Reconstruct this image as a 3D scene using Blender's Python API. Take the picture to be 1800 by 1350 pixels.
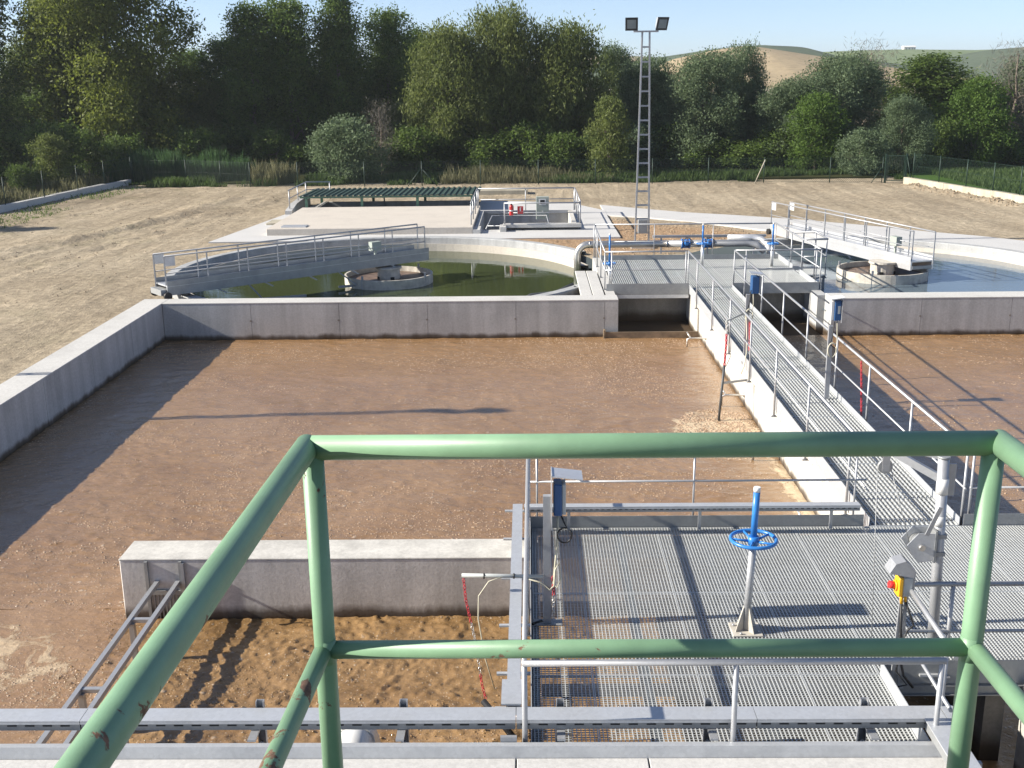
import bpy, math, random
import numpy as np
from mathutils import Vector, Matrix, noise
from mathutils.geometry import delaunay_2d_cdt

SC = bpy.context.scene
for o in list(bpy.data.objects):
    bpy.data.objects.remove(o)
COL = SC.collection
R = math.radians
rnd = random.Random(7)

# ------------------------------------------------------------------ camera, sky, sun, exposure
CAMH = 6.8
PITCH, YAW, ROLL = R(15.64), R(0.93), R(-0.696)
cam = bpy.data.cameras.new("camera")
cam.sensor_width = 36.0
cam.lens = 1945.4 / 1800 * 36
cam.clip_start = 0.05
cam.clip_end = 6000
camo = bpy.data.objects.new("camera", cam)
COL.objects.link(camo)
_f = Vector((-math.sin(YAW) * math.cos(PITCH), math.cos(YAW) * math.cos(PITCH), -math.sin(PITCH)))
_r = Vector((math.cos(YAW), math.sin(YAW), 0))
_u = _r.cross(_f)
_r2 = _r * math.cos(ROLL) + _u * math.sin(ROLL)
_u2 = -_r * math.sin(ROLL) + _u * math.cos(ROLL)
camo.matrix_world = Matrix(((_r2.x, _u2.x, -_f.x, 0), (_r2.y, _u2.y, -_f.y, 0), (_r2.z, _u2.z, -_f.z, CAMH), (0, 0, 0, 1)))
SC.camera = camo

SUN_DIR = Vector((1.88, 0.128, -1.0)).normalized()        # the way the light travels
ELEV = math.asin(-SUN_DIR.z)
AZ = math.atan2(-SUN_DIR.x, -SUN_DIR.y)                   # clockwise from +Y towards +X
world = bpy.data.worlds.new("World")
SC.world = world
world.use_nodes = True
wn = world.node_tree.nodes
wl = world.node_tree.links
wn.clear()
wo = wn.new("ShaderNodeOutputWorld")
wb = wn.new("ShaderNodeBackground")
ws = wn.new("ShaderNodeTexSky")
ws.sky_type = 'NISHITA'
ws.sun_disc = False
ws.sun_elevation = ELEV
ws.sun_rotation = AZ
ws.altitude = 100
ws.air_density = 0.55
ws.dust_density = 0.35
ws.ozone_density = 3.0
wb.inputs['Strength'].default_value = 0.088
wh = wn.new("ShaderNodeHueSaturation")
wh.inputs['Saturation'].default_value = 0.86
wl.new(ws.outputs[0], wh.inputs['Color'])
wl.new(wh.outputs[0], wb.inputs['Color'])
wl.new(wb.outputs[0], wo.inputs['Surface'])

sun = bpy.data.lights.new("sun", 'SUN')
sun.energy = 4.8
sun.angle = R(0.5)
sun.color = (1.0, 0.93, 0.82)
suno = bpy.data.objects.new("sun", sun)
COL.objects.link(suno)
suno.rotation_euler = SUN_DIR.to_track_quat('-Z', 'Y').to_euler()
suno.location = (-30, 0, 40)

SC.view_settings.view_transform = 'Standard'
SC.view_settings.look = 'None'
SC.view_settings.gamma = 1.0
SC.view_settings.use_curve_mapping = False
SC.view_settings.exposure = 1.02
SC.cycles.max_bounces = 6
SC.cycles.transparent_max_bounces = 8
SC.cycles.caustics_reflective = False
SC.cycles.caustics_refractive = False

# ------------------------------------------------------------------ materials
MAT = {}

def newmat(name):
    m = bpy.data.materials.new(name)
    m.use_nodes = True
    nt = m.node_tree
    b = nt.nodes["Principled BSDF"]
    MAT[name] = m
    return m, nt, b

def pos_noise(nt, scale, detail=4, rough=.55, coord='geo', dist=0.0, vec=None):
    n = nt.nodes.new("ShaderNodeTexNoise")
    n.inputs['Scale'].default_value = scale
    n.inputs['Detail'].default_value = detail
    n.inputs['Roughness'].default_value = rough
    n.inputs['Distortion'].default_value = dist
    if vec is None:
        if coord == 'geo':
            g = nt.nodes.new("ShaderNodeNewGeometry")
            vec = g.outputs['Position']
        else:
            g = nt.nodes.new("ShaderNodeTexCoord")
            vec = g.outputs['Object']
    nt.links.new(vec, n.inputs['Vector'])
    return n.outputs['Fac']

def mapping(nt, scale, rot=(0, 0, 0)):
    g = nt.nodes.new("ShaderNodeNewGeometry")
    m = nt.nodes.new("ShaderNodeMapping")
    m.inputs['Scale'].default_value = scale
    m.inputs['Rotation'].default_value = rot
    nt.links.new(g.outputs['Position'], m.inputs['Vector'])
    return m.outputs['Vector']

def ramp(nt, fac, stops):
    r = nt.nodes.new("ShaderNodeValToRGB")
    el = r.color_ramp.elements
    while len(el) < len(stops):
        el.new(0.5)
    for e, (p, c) in zip(el, stops):
        e.position = p
        e.color = (c[0], c[1], c[2], 1) if not isinstance(c, (int, float)) else (c, c, c, 1)
    nt.links.new(fac, r.inputs['Fac'])
    return r.outputs['Color']

def mix(nt, fac, a, b, mode='MIX'):
    m = nt.nodes.new("ShaderNodeMix")
    m.data_type = 'RGBA'
    m.blend_type = mode
    for s, v in ((0, fac), (6, a), (7, b)):
        if hasattr(v, 'is_output'):
            nt.links.new(v, m.inputs[s])
        elif isinstance(v, (int, float)):
            m.inputs[s].default_value = v
        else:
            m.inputs[s].default_value = (v[0], v[1], v[2], 1)
    return m.outputs[2]

def math_n(nt, op, a, b=None):
    m = nt.nodes.new("ShaderNodeMath")
    m.operation = op
    for i, v in enumerate((a, b)):
        if v is None:
            continue
        if hasattr(v, 'is_output'):
            nt.links.new(v, m.inputs[i])
        else:
            m.inputs[i].default_value = v
    return m.outputs[0]

def bump(nt, bsdf, h, strength, dist=0.02):
    b = nt.nodes.new("ShaderNodeBump")
    b.inputs['Strength'].default_value = strength
    b.inputs['Distance'].default_value = dist
    nt.links.new(h, b.inputs['Height'])
    nt.links.new(b.outputs[0], bsdf.inputs['Normal'])

def simple(name, col, rough=.5, metal=0.0, var=.12, vscale=6, bmp=0.0, spec=.5):
    m, nt, b = newmat(name)
    n = pos_noise(nt, vscale, 5)
    lo = tuple(max(0, c * (1 - var)) for c in col)
    hi = tuple(c * (1 + var) for c in col)
    nt.links.new(ramp(nt, n, [(.3, lo), (.7, hi)]), b.inputs['Base Color'])
    b.inputs['Roughness'].default_value = rough
    b.inputs['Metallic'].default_value = metal
    b.inputs['Specular IOR Level'].default_value = spec
    if bmp:
        bump(nt, b, pos_noise(nt, vscale * 6, 4), bmp, .01)
    return m

def concrete(name, col, stain=.25, streak=True, wet=None):
    m, nt, b = newmat(name)
    n1 = pos_noise(nt, .9, 6, .6)
    n2 = pos_noise(nt, 22, 5, .7)
    c = ramp(nt, n1, [(.28, tuple(x * (1 - stain) for x in col)), (.5, col), (.75, tuple(x * (1 + stain * .4) for x in col))])
    c = mix(nt, .35, c, ramp(nt, n2, [(.35, .55), (.65, 1.1)]), 'MULTIPLY')
    if streak:
        s = pos_noise(nt, 1.0, 5, .6, vec=mapping(nt, (3.2, 3.2, .22)))
        c = mix(nt, .45, c, ramp(nt, s, [(.35, .6), (.6, 1.05)]), 'MULTIPLY')
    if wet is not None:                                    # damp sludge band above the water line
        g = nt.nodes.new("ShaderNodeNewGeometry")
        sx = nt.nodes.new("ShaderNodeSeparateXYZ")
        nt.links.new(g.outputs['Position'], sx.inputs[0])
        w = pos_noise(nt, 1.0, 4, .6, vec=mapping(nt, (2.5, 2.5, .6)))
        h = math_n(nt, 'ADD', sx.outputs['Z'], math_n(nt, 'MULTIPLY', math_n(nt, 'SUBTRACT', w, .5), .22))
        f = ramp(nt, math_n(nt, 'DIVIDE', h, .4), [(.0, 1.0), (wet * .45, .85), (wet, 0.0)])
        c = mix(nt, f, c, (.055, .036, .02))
    nt.links.new(c, b.inputs['Base Color'])
    b.inputs['Roughness'].default_value = .85
    b.inputs['Specular IOR Level'].default_value = .25
    bump(nt, b, n2, .25, .012)
    return m

concrete('concrete_wall', (.50, .505, .50), .20, True, .40)
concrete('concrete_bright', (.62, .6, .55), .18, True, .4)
concrete('concrete_top', (.58, .57, .54), .14, False)
concrete('concrete_path', (.58, .575, .56), .08, False)
concrete('concrete_slab', (.60, .55, .48), .12, False)
concrete('concrete_rim', (.44, .45, .45), .15, True)
concrete('concrete_kerb', (.5, .46, .36), .25, True)
concrete('concrete_baffle', (.68, .665, .635), .26, True, .50)
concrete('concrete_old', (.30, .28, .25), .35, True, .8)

def galv(name, col, rough, metal):
    m, nt, b = newmat(name)
    v = nt.nodes.new("ShaderNodeTexVoronoi")
    v.inputs['Scale'].default_value = 34
    g = nt.nodes.new("ShaderNodeNewGeometry")
    nt.links.new(g.outputs['Position'], v.inputs['Vector'])
    sp = ramp(nt, v.outputs['Color'], [(0, tuple(c * .94 for c in col)), (1, tuple(min(1, c * 1.06) for c in col))])
    d = pos_noise(nt, 2.3, 6, .65)
    c = mix(nt, .55, sp, ramp(nt, d, [(.30, .74), (.58, 1.0)]), 'MULTIPLY')
    nt.links.new(c, b.inputs['Base Color'])
    b.inputs['Metallic'].default_value = metal
    nt.links.new(ramp(nt, d, [(.3, rough + .14), (.7, rough - .06)]), b.inputs['Roughness'])
    return m
galv('galvanised', (.44, .45, .465), .45, .5)
galv('galvanised_sheet', (.60, .62, .64), .42, .45)
galv('galvanised_dull_shade', (.36, .37, .37), .55, .5)  # dull steel; its dark tone also paints the left bridge's shade
galv('grating_steel', (.62, .64, .635), .45, .3)
galv('stainless', (.62, .60, .57), .33, .8)
galv('aluminium', (.72, .73, .74), .35, .6)

def green_paint():
    m, nt, b = newmat('green_paint')
    base = (.180, .315, .190)
    n = pos_noise(nt, 9, 5, .6)
    c = ramp(nt, n, [(.3, tuple(x * .86 for x in base)), (.7, tuple(x * 1.1 for x in base))])
    chip = pos_noise(nt, 14, 8, .62, dist=.4)
    big = pos_noise(nt, 2.6, 2, .5)
    f = ramp(nt, math_n(nt, 'ADD', math_n(nt, 'MULTIPLY', chip, .72), math_n(nt, 'MULTIPLY', big, .5)), [(.772, 0.0), (.785, 1.0)])
    chipn = math_n(nt, 'ADD', math_n(nt, 'MULTIPLY', chip, .72), math_n(nt, 'MULTIPLY', big, .5))
    g = nt.nodes.new("ShaderNodeNewGeometry")
    for p, rad, amt in (((-.475, 1.47, 6.03), .075, .13), ((-.485, 1.17, 6.03), .12, .13), ((-.47, 1.75, 6.03), .05, .08), ((.39, 2.19, 6.07), .03, .13), ((.20, 2.19, 6.07), .02, .12), ((-.49, 1.30, 5.56), .05, .08)):
        vd = nt.nodes.new("ShaderNodeVectorMath")
        vd.operation = 'DISTANCE'
        nt.links.new(g.outputs['Position'], vd.inputs[0])
        vd.inputs[1].default_value = p
        chipn = math_n(nt, 'ADD', chipn, ramp(nt, math_n(nt, 'DIVIDE', vd.outputs['Value'], rad), [(0.0, amt), (1.0, 0.0)]))
    f = ramp(nt, chipn, [(.772, 0.0), (.785, 1.0)])
    rust = ramp(nt, pos_noise(nt, 60, 4), [(.35, (.10, .05, .03)), (.65, (.22, .12, .075))])
    c = mix(nt, f, c, rust)
    nt.links.new(c, b.inputs['Base Color'])
    nt.links.new(ramp(nt, f, [(0, .46), (1, .85)]), b.inputs['Roughness'])
    fine = pos_noise(nt, 260, 3, .6)
    bump(nt, b, math_n(nt, 'SUBTRACT', math_n(nt, 'MULTIPLY', fine, .25), f), .3, .0022)
green_paint()
simple('green_sheet', (.038, .075, .058), .6, 0, .15, 4)
simple('green_frame', (.10, .20, .13), .5, 0, .15, 4)
simple('fence_green', (.012, .035, .022), .55)
simple('blue_paint', (.035, .20, .55), .32, 0, .12, 12)
simple('blue_plastic', (.02, .085, .23), .4, 0, .06)
simple('grey_plastic', (.42, .44, .43), .45, 0, .06)
simple('white_plastic', (.72, .72, .70), .4, 0, .05)
simple('panel_green', (.34, .38, .34), .5, 0, .06)
simple('black_rubber', (.015, .015, .016), .5, 0, .2)
simple('hose_grey', (.06, .065, .07), .5, 0, .2)
simple('cream_cable', (.55, .52, .40), .5, 0, .1)
simple('red_plastic', (.55, .03, .03), .35, 0, .1)
simple('chain_red', (.50, .035, .05), .5, 0, .1)
simple('yellow_plastic', (.80, .42, .02), .38, 0, .08)
simple('white_paint', (.75, .75, .73), .5, 0, .06)
simple('dark_glass', (.02, .022, .025), .12, 0, .05)
simple('lamp_black', (.035, .04, .045), .45, 0, .1)
simple('lamp_glass', (.25, .30, .32), .08, 0, .1)
simple('concrete_drum', (.50, .47, .41), .8, 0, .25, 5, .2)
simple('scum', (.16, .11, .08), .5, 0, .4, 5, .3)
simple('wood_board', (.20, .15, .10), .8, 0, .35, 5, .2)
simple('plaster_white', (.75, .73, .70), .8, 0, .05)
simple('roof_tile', (.30, .14, .08), .8, 0, .15)
simple('black_opening', (.02, .02, .02), .8)

def sludge(name):
    m, nt, b = newmat(name)
    g = nt.nodes.new("ShaderNodeNewGeometry")
    sx = nt.nodes.new("ShaderNodeSeparateXYZ")
    nt.links.new(g.outputs['Position'], sx.inputs[0])
    wob = pos_noise(nt, .9, 5, .65)
    # the aerated inlet channel in front of the baffle wall is more golden
    fx = ramp(nt, math_n(nt, 'ADD', math_n(nt, 'DIVIDE', math_n(nt, 'ADD', sx.outputs['X'], 6.2), 3.0), math_n(nt, 'SUBTRACT', wob, .5)), [(.30, 0.0), (.62, 1.0)])
    fy = ramp(nt, math_n(nt, 'ADD', math_n(nt, 'DIVIDE', math_n(nt, 'SUBTRACT', 15.2, sx.outputs['Y']), 4.0), 0.0), [(.40, 0.0), (.48, 1.0)])
    ch = math_n(nt, 'MULTIPLY', fx, fy)
    low = pos_noise(nt, .30, 5, .6, dist=1.2)
    c1 = ramp(nt, low, [(.30, (.250, .147, .070)), (.5, (.300, .183, .091)), (.70, (.355, .225, .120))])
    c2 = ramp(nt, pos_noise(nt, 1.3, 5, .65, dist=1.0), [(.30, (.185, .108, .044)), (.70, (.350, .218, .100))])
    c = mix(nt, ch, c1, c2)
    far = ramp(nt, math_n(nt, 'ADD', math_n(nt, 'DIVIDE', sx.outputs['Y'], 40.0), math_n(nt, 'MULTIPLY', math_n(nt, 'SUBTRACT', wob, .5), .15)), [(.55, 0.0), (.72, .45)])
    c = mix(nt, far, c, (.330, .185, .082))
    med = pos_noise(nt, 1.0, 5, .6, vec=mapping(nt, (2.6, 5.5, 3)), dist=1.0)
    c = mix(nt, .5, c, ramp(nt, med, [(.3, .80), (.66, 1.10)]), 'MULTIPLY')
    # bubbles and sun glints painted as pale flecks, gathered into drifting streaks
    streak = pos_noise(nt, 1.0, 5, .62, vec=mapping(nt, (.34, 1.0, 1), (0, 0, R(-14))), dist=1.6)
    f = None
    for sc_, hi, lo_ in ((8.5, .16, .012), (17.0, .42, .05), (30.0, .50, .10)):
        v = nt.nodes.new("ShaderNodeTexVoronoi")
        v.inputs['Scale'].default_value = sc_
        nt.links.new(g.outputs['Position'], v.inputs['Vector'])
        sep = nt.nodes.new("ShaderNodeSeparateColor")
        nt.links.new(v.outputs['Color'], sep.inputs[0])
        thr = ramp(nt, streak, [(.42, lo_), (.54, lo_ * 2.2), (.62, hi)])
        pick = math_n(nt, 'LESS_THAN', sep.outputs[0], thr)
        near = ramp(nt, v.outputs['Distance'], [(.16, 1.0), (.34, 0.0)])
        q = math_n(nt, 'MULTIPLY', pick, near)
        f = q if f is None else math_n(nt, 'MAXIMUM', f, q)
    c = mix(nt, math_n(nt, 'MULTIPLY', f, .42), c, (.66, .56, .45))
    # loose tan froth beside the divider wall and at the outlet of the channel
    def froth(cx, cy, rx, ry, base):
        dx = math_n(nt, 'DIVIDE', math_n(nt, 'SUBTRACT', sx.outputs['X'], cx), rx)
        dy = math_n(nt, 'DIVIDE', math_n(nt, 'SUBTRACT', sx.outputs['Y'], cy), ry)
        d = math_n(nt, 'ADD', math_n(nt, 'MULTIPLY', dx, dx), math_n(nt, 'MULTIPLY', dy, dy))
        n = pos_noise(nt, 1.9, 8, .72, dist=.8)
        return ramp(nt, math_n(nt, 'ADD', math_n(nt, 'ADD', math_n(nt, 'MULTIPLY', math_n(nt, 'SUBTRACT', n, .5), 3.6), .38), math_n(nt, 'MULTIPLY', d, -.62)), [(.0, 0.0), (.30, base)])
    fr = math_n(nt, 'MAXIMUM', froth(3.7, 20.7, 1.05, 1.6, 1.0), math_n(nt, 'MAXIMUM', froth(4.5, 17.0, .32, 2.8, .9), froth(-6.9, 11.7, 1.6, 1.3, .6)))
    fcol = mix(nt, .6, (.66, .53, .35), ramp(nt, pos_noise(nt, 16, 5, .7), [(.3, .55), (.65, 1.2)]), 'MULTIPLY')
    c = mix(nt, fr, c, fcol)
    nt.links.new(c, b.inputs['Base Color'])
    rg_ = math_n(nt, 'SUBTRACT', ramp(nt, fr, [(0, .20), (1, .55)]), math_n(nt, 'MULTIPLY', ch, .05))
    nt.links.new(rg_, b.inputs['Roughness'])
    b.inputs['Specular IOR Level'].default_value = .6
    b.inputs['Coat Weight'].default_value = .25
    b.inputs['Coat Roughness'].default_value = .07
    n2 = pos_noise(nt, 1.0, 5, .62, vec=mapping(nt, (8, 13, 8)), dist=.6)
    n3 = pos_noise(nt, 38, 3, .6)
    h = math_n(nt, 'ADD', n2, math_n(nt, 'MULTIPLY', n3, .25))
    h = math_n(nt, 'ADD', h, math_n(nt, 'MULTIPLY', f, .5))
    h = math_n(nt, 'ADD', h, math_n(nt, 'MULTIPLY', fr, .7))
    bump(nt, b, h, .36, .045)
sludge('sludge')

def clear_water(name, col, b_s):
    m, nt, b = newmat(name)
    n = pos_noise(nt, .25, 3)
    nt.links.new(ramp(nt, n, [(.3, tuple(x * .8 for x in col)), (.7, tuple(x * 1.15 for x in col))]), b.inputs['Base Color'])
    b.inputs['Roughness'].default_value = .04
    b.inputs['IOR'].default_value = 1.333
    w = pos_noise(nt, 2.2, 3, .5, vec=mapping(nt, (1, 2.4, 1)))
    bump(nt, b, w, b_s, .02)
clear_water('tank_water', (.055, .070, .028), .08)
clear_water('tank_water_sky', (.125, .165, .195), .12)  # pale blue base holds the sky's reflection as colour

def dirt():
    m, nt, b = newmat('dirt')
    n1 = pos_noise(nt, .16, 5, .6)
    c = ramp(nt, n1, [(.3, (.355, .290, .203)), (.5, (.435, .360, .256)), (.7, (.485, .410, .298))])
    # drive ruts run across the left yard
    rv = mapping(nt, (1.5, .16, 1), (0, 0, R(38)))
    rt = pos_noise(nt, 1.0, 5, .65, vec=rv, dist=.5)
    c = mix(nt, .6, c, ramp(nt, rt, [(.36, .64), (.62, 1.06)]), 'MULTIPLY')
    n2 = pos_noise(nt, 3.5, 6, .7)
    c = mix(nt, .55, c, ramp(nt, n2, [(.33, .58), (.62, 1.1)]), 'MULTIPLY')
    # stones / gravel grain
    v = nt.nodes.new("ShaderNodeTexVoronoi")
    v.inputs['Scale'].default_value = 7
    g = nt.nodes.new("ShaderNodeNewGeometry")
    nt.links.new(g.outputs['Position'], v.inputs['Vector'])
    sp = ramp(nt, v.outputs['Color'], [(.25, .72), (.8, 1.16)])
    c = mix(nt, .55, c, sp, 'MULTIPLY')
    # reddish fill round the pump house, thin weeds on the left
    sx = nt.nodes.new("ShaderNodeSeparateXYZ")
    nt.links.new(g.outputs['Position'], sx.inputs[0])
    red = pos_noise(nt, .22, 3)
    dx = math_n(nt, 'ABSOLUTE', math_n(nt, 'SUBTRACT', sx.outputs['X'], 3.0))
    dy = math_n(nt, 'ABSOLUTE', math_n(nt, 'SUBTRACT', sx.outputs['Y'], 42.5))
    rr = math_n(nt, 'ADD', math_n(nt, 'DIVIDE', dx, 9.0), math_n(nt, 'DIVIDE', dy, 7.0))
    fr = ramp(nt, math_n(nt, 'ADD', rr, math_n(nt, 'MULTIPLY', red, .3)), [(.75, .75), (1.1, 0.0)])
    c = mix(nt, fr, c, mix(nt, .6, (.38, .235, .13), sp, 'MULTIPLY'))
    wd = pos_noise(nt, .5, 6, .7)
    wl_ = ramp(nt, math_n(nt, 'DIVIDE', math_n(nt, 'ADD', sx.outputs['X'], 26.0), 22.0), [(.1, 1.0), (.9, 0.0)])
    fw = math_n(nt, 'MULTIPLY', ramp(nt, wd, [(.55, 0.0), (.68, .55)]), wl_)
    c = mix(nt, fw, c, (.13, .13, .065))
    nt.links.new(c, b.inputs['Base Color'])
    b.inputs['Roughness'].default_value = .95
    b.inputs['Specular IOR Level'].default_value = .1
    h = math_n(nt, 'ADD', n2, math_n(nt, 'MULTIPLY', pos_noise(nt, 14, 5, .7), .5))
    h = math_n(nt, 'ADD', h, math_n(nt, 'MULTIPLY', rt, 1.5))
    bump(nt, b, h, .5, .09)
dirt()

def leaf(name, dark, light, hue=(.10, .085, .02), tr=.5, huef=.25):
    m, nt, b = newmat(name)
    a = nt.nodes.new("ShaderNodeAttribute")
    a.attribute_name = 'tint'
    c = ramp(nt, a.outputs['Fac'], [(0, dark), (1, light)])
    oi = nt.nodes.new("ShaderNodeObjectInfo")
    c = mix(nt, math_n(nt, 'MULTIPLY', oi.outputs['Random'], huef), c, hue)
    nt.links.new(c, b.inputs['Base Color'])
    b.inputs['Roughness'].default_value = .6
    b.inputs['Specular IOR Level'].default_value = .3
    t = nt.nodes.new("ShaderNodeBsdfTranslucent")
    nt.links.new(c, t.inputs['Color'])
    ms = nt.nodes.new("ShaderNodeMixShader")
    ms.inputs[0].default_value = tr
    out = nt.nodes["Material Output"]
    nt.links.new(b.outputs[0], ms.inputs[1])
    nt.links.new(t.outputs[0], ms.inputs[2])
    nt.links.new(ms.outputs[0], out.inputs['Surface'])
leaf('leaf_olive', (.080, .118, .020), (.225, .275, .045), (.20, .19, .04))
leaf('leaf_eucalyptus', (.078, .108, .028), (.225, .265, .075), (.17, .21, .06))
leaf('leaf_dark', (.055, .094, .022), (.175, .255, .052), (.10, .15, .04))
leaf('leaf_silver', (.075, .115, .056), (.225, .300, .165), (.18, .23, .11))
leaf('leaf_bright', (0.055, 0.110, 0.018), (0.143, 0.242, 0.044), (0.132, 0.165, 0.033))
leaf('twig_brown', (.11, .10, .08), (.19, .175, .14), (.15, .14, .11), .1)
leaf('reed_green', (.035, .085, .030), (.085, .17, .065), (.07, .10, .03))
leaf('grass_dry', (.14, .13, .065), (.26, .25, .14), (.15, .18, .08))
leaf('grass_green', (.045, .085, .02), (.10, .16, .045), (.12, .14, .04))
simple('bark', (.16, .13, .10), .9, 0, .3, 3, .4)

def hillmat(name, a, b_, rows=None):
    m, nt, b = newmat(name)
    n = pos_noise(nt, .012, 5, .6)
    c = ramp(nt, n, [(.35, a), (.65, b_)])
    n2 = pos_noise(nt, .25, 5, .7)
    c = mix(nt, .6, c, ramp(nt, n2, [(.35, .6), (.65, 1.1)]), 'MULTIPLY')
    nt.links.new(c, b.inputs['Base Color'])
    b.inputs['Roughness'].default_value = 1
    b.inputs['Specular IOR Level'].default_value = 0
hillmat('hill_orchard', (.075, .10, .06), (.10, .13, .075))
hillmat('hill_stubble', (.36, .28, .17), (.42, .33, .20))
hillmat('hill_green', (.15, .20, .09), (.20, .25, .12))
hillmat('meadow', (.05, .10, .022), (.08, .14, .035))
hillmat('undergrowth', (.04, .045, .02), (.07, .07, .03))

# ------------------------------------------------------------------ mesh helpers
WL = {}

class MB:
    def __init__(s):
        s.v = []; s.f = []; s.sm = []
    def add(s, vs, fs, smooth=False):
        o = len(s.v)
        s.v.extend(tuple(v) for v in vs)
        for f in fs:
            s.f.append(tuple(i + o for i in f)); s.sm.append(smooth)
        return s
    def box(s, x0, x1, y0, y1, z0, z1):
        vs = [(x0, y0, z0), (x1, y0, z0), (x1, y1, z0), (x0, y1, z0), (x0, y0, z1), (x1, y0, z1), (x1, y1, z1), (x0, y1, z1)]
        return s.add(vs, [(0, 3, 2, 1), (4, 5, 6, 7), (0, 1, 5, 4), (1, 2, 6, 5), (2, 3, 7, 6), (3, 0, 4, 7)])
    def bbox(s, x0, x1, y0, y1, z0, z1, b=.008):
        """box with chamfered vertical edges and top"""
        pts = [(x0 + b, y0), (x1 - b, y0), (x1, y0 + b), (x1, y1 - b), (x1 - b, y1), (x0 + b, y1), (x0, y1 - b), (x0, y0 + b)]
        tp = [(min(max(x, x0 + b), x1 - b), min(max(y, y0 + b), y1 - b)) for x, y in pts]
        vs = [(x, y, z0) for x, y in pts] + [(x, y, z1 - b) for x, y in pts]
        fs = [tuple(reversed(range(8)))]
        for i in range(8):
            j = (i + 1) % 8
            fs.append((i, j, 8 + j, 8 + i))
        q = [(x0 + b, y0 + b, z1), (x1 - b, y0 + b, z1), (x1 - b, y1 - b, z1), (x0 + b, y1 - b, z1)]
        vs += q
        fs += [(16, 17, 18, 19)]
        fs += [(8, 9, 17, 16), (10, 11, 18, 17), (12, 13, 19, 18), (14, 15, 16, 19), (9, 10, 17), (11, 12, 18), (13, 14, 19), (15, 8, 16)]
        return s.add(vs, fs)
    def obox(s, c, ax, ay, az, hx, hy, hz):
        c = Vector(c); ax = Vector(ax).normalized() * hx; ay = Vector(ay).normalized() * hy; az = Vector(az).normalized() * hz
        vs = [c - ax - ay - az, c + ax - ay - az, c + ax + ay - az, c - ax + ay - az, c - ax - ay + az, c + ax - ay + az, c + ax + ay + az, c - ax + ay + az]
        return s.add(vs, [(0, 3, 2, 1), (4, 5, 6, 7), (0, 1, 5, 4), (1, 2, 6, 5), (2, 3, 7, 6), (3, 0, 4, 7)])
    def bar(s, p0, p1, w, h, up=(0, 0, 1)):
        p0 = Vector(p0); p1 = Vector(p1); d = p1 - p0
        side = d.cross(Vector(up))
        if side.length < 1e-6:
            side = d.cross(Vector((1, 0, 0)))
        u2 = side.cross(d)
        return s.obox((p0 + p1) / 2, d, side, u2, d.length / 2, w / 2, h / 2)
    def tube(s, pts, r, seg=8, cap=True, closed=False):
        pts = [Vector(p) for p in pts]
        n = len(pts)
        rs = r if isinstance(r, (list, tuple)) else [r] * n
        base = len(s.v)
        prev = None
        for i, p in enumerate(pts):
            if closed:
                t = (pts[(i + 1) % n] - pts[i - 1]).normalized()
            else:
                a = (pts[i] - pts[i - 1]).normalized() if i else None
                b = (pts[i + 1] - pts[i]).normalized() if i < n - 1 else None
                t = a if b is None else b if a is None else (a + b).normalized()
            if prev is None:
                u = Vector((0, 0, 1)) if abs(t.z) < .9 else Vector((1, 0, 0))
                u = (u - t * u.dot(t)).normalized()
            else:
                u = (prev - t * prev.dot(t))
                u = u.normalized() if u.length > 1e-6 else Vector((1, 0, 0))
            prev = u
            w = t.cross(u)
            k = 1.0
            if 0 < i < n - 1 and not closed:
                k = 1 / max(.5, math.cos((pts[i] - pts[i - 1]).angle(pts[i + 1] - pts[i]) / 2))
            for j in range(seg):
                a_ = 2 * math.pi * j / seg
                s.v.append(tuple(p + (u * math.cos(a_) + w * math.sin(a_)) * rs[i]))
        m = n if closed else n - 1
        for i in range(m):
            for j in range(seg):
                a0 = base + i * seg + j; a1 = base + i * seg + (j + 1) % seg
                b0 = base + ((i + 1) % n) * seg + j; b1 = base + ((i + 1) % n) * seg + (j + 1) % seg
                s.f.append((a0, a1, b1, b0)); s.sm.append(True)
        if cap and not closed:
            s.f.append(tuple(base + j for j in reversed(range(seg)))); s.sm.append(False)
            s.f.append(tuple(base + (n - 1) * seg + j for j in range(seg))); s.sm.append(False)
        return s
    def cyl(s, p0, p1, r, seg=12):
        return s.tube([p0, p1], r, seg)
    def lathe(s, c, prof, seg=40, a0=0, a1=2 * math.pi, keep=None):
        """profile of (r, z) swept round the vertical through c; closed profile loop"""
        full = abs(a1 - a0 - 2 * math.pi) < 1e-6
        n = seg if full else seg + 1
        base = len(s.v)
        for i in range(n):
            a = a0 + (a1 - a0) * i / seg
            for r, z in prof:
                s.v.append((c[0] + r * math.cos(a), c[1] + r * math.sin(a), c[2] + z))
        m = len(prof)
        for i in range(seg):
            i2 = (i + 1) % n
            am = a0 + (a1 - a0) * (i + .5) / seg
            if keep and not keep(c[0] + prof[0][0] * math.cos(am), c[1] + prof[0][0] * math.sin(am)):
                continue
            for j in range(m):
                j2 = (j + 1) % m
                s.f.append((base + i * m + j, base + i2 * m + j, base + i2 * m + j2, base + i * m + j2)); s.sm.append(False)
        return s
    def poly(s, pts, z0, z1):
        n = len(pts)
        vs = [(x, y, z0) for x, y in pts] + [(x, y, z1) for x, y in pts]
        fs = [tuple(reversed(range(n))), tuple(range(n, 2 * n))]
        for i in range(n):
            j = (i + 1) % n
            fs.append((i, j, n + j, n + i))
        return s.add(vs, fs)
    def mesh(s, name, mat, off=(0, 0, 0)):
        me = bpy.data.meshes.new(name)
        ox, oy, oz = off
        me.from_pydata([(x - ox, y - oy, z - oz) for x, y, z in s.v], [], s.f)
        me.polygons.foreach_set('use_smooth', s.sm)
        me.materials.append(MAT[mat])
        me.update()
        return me
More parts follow.
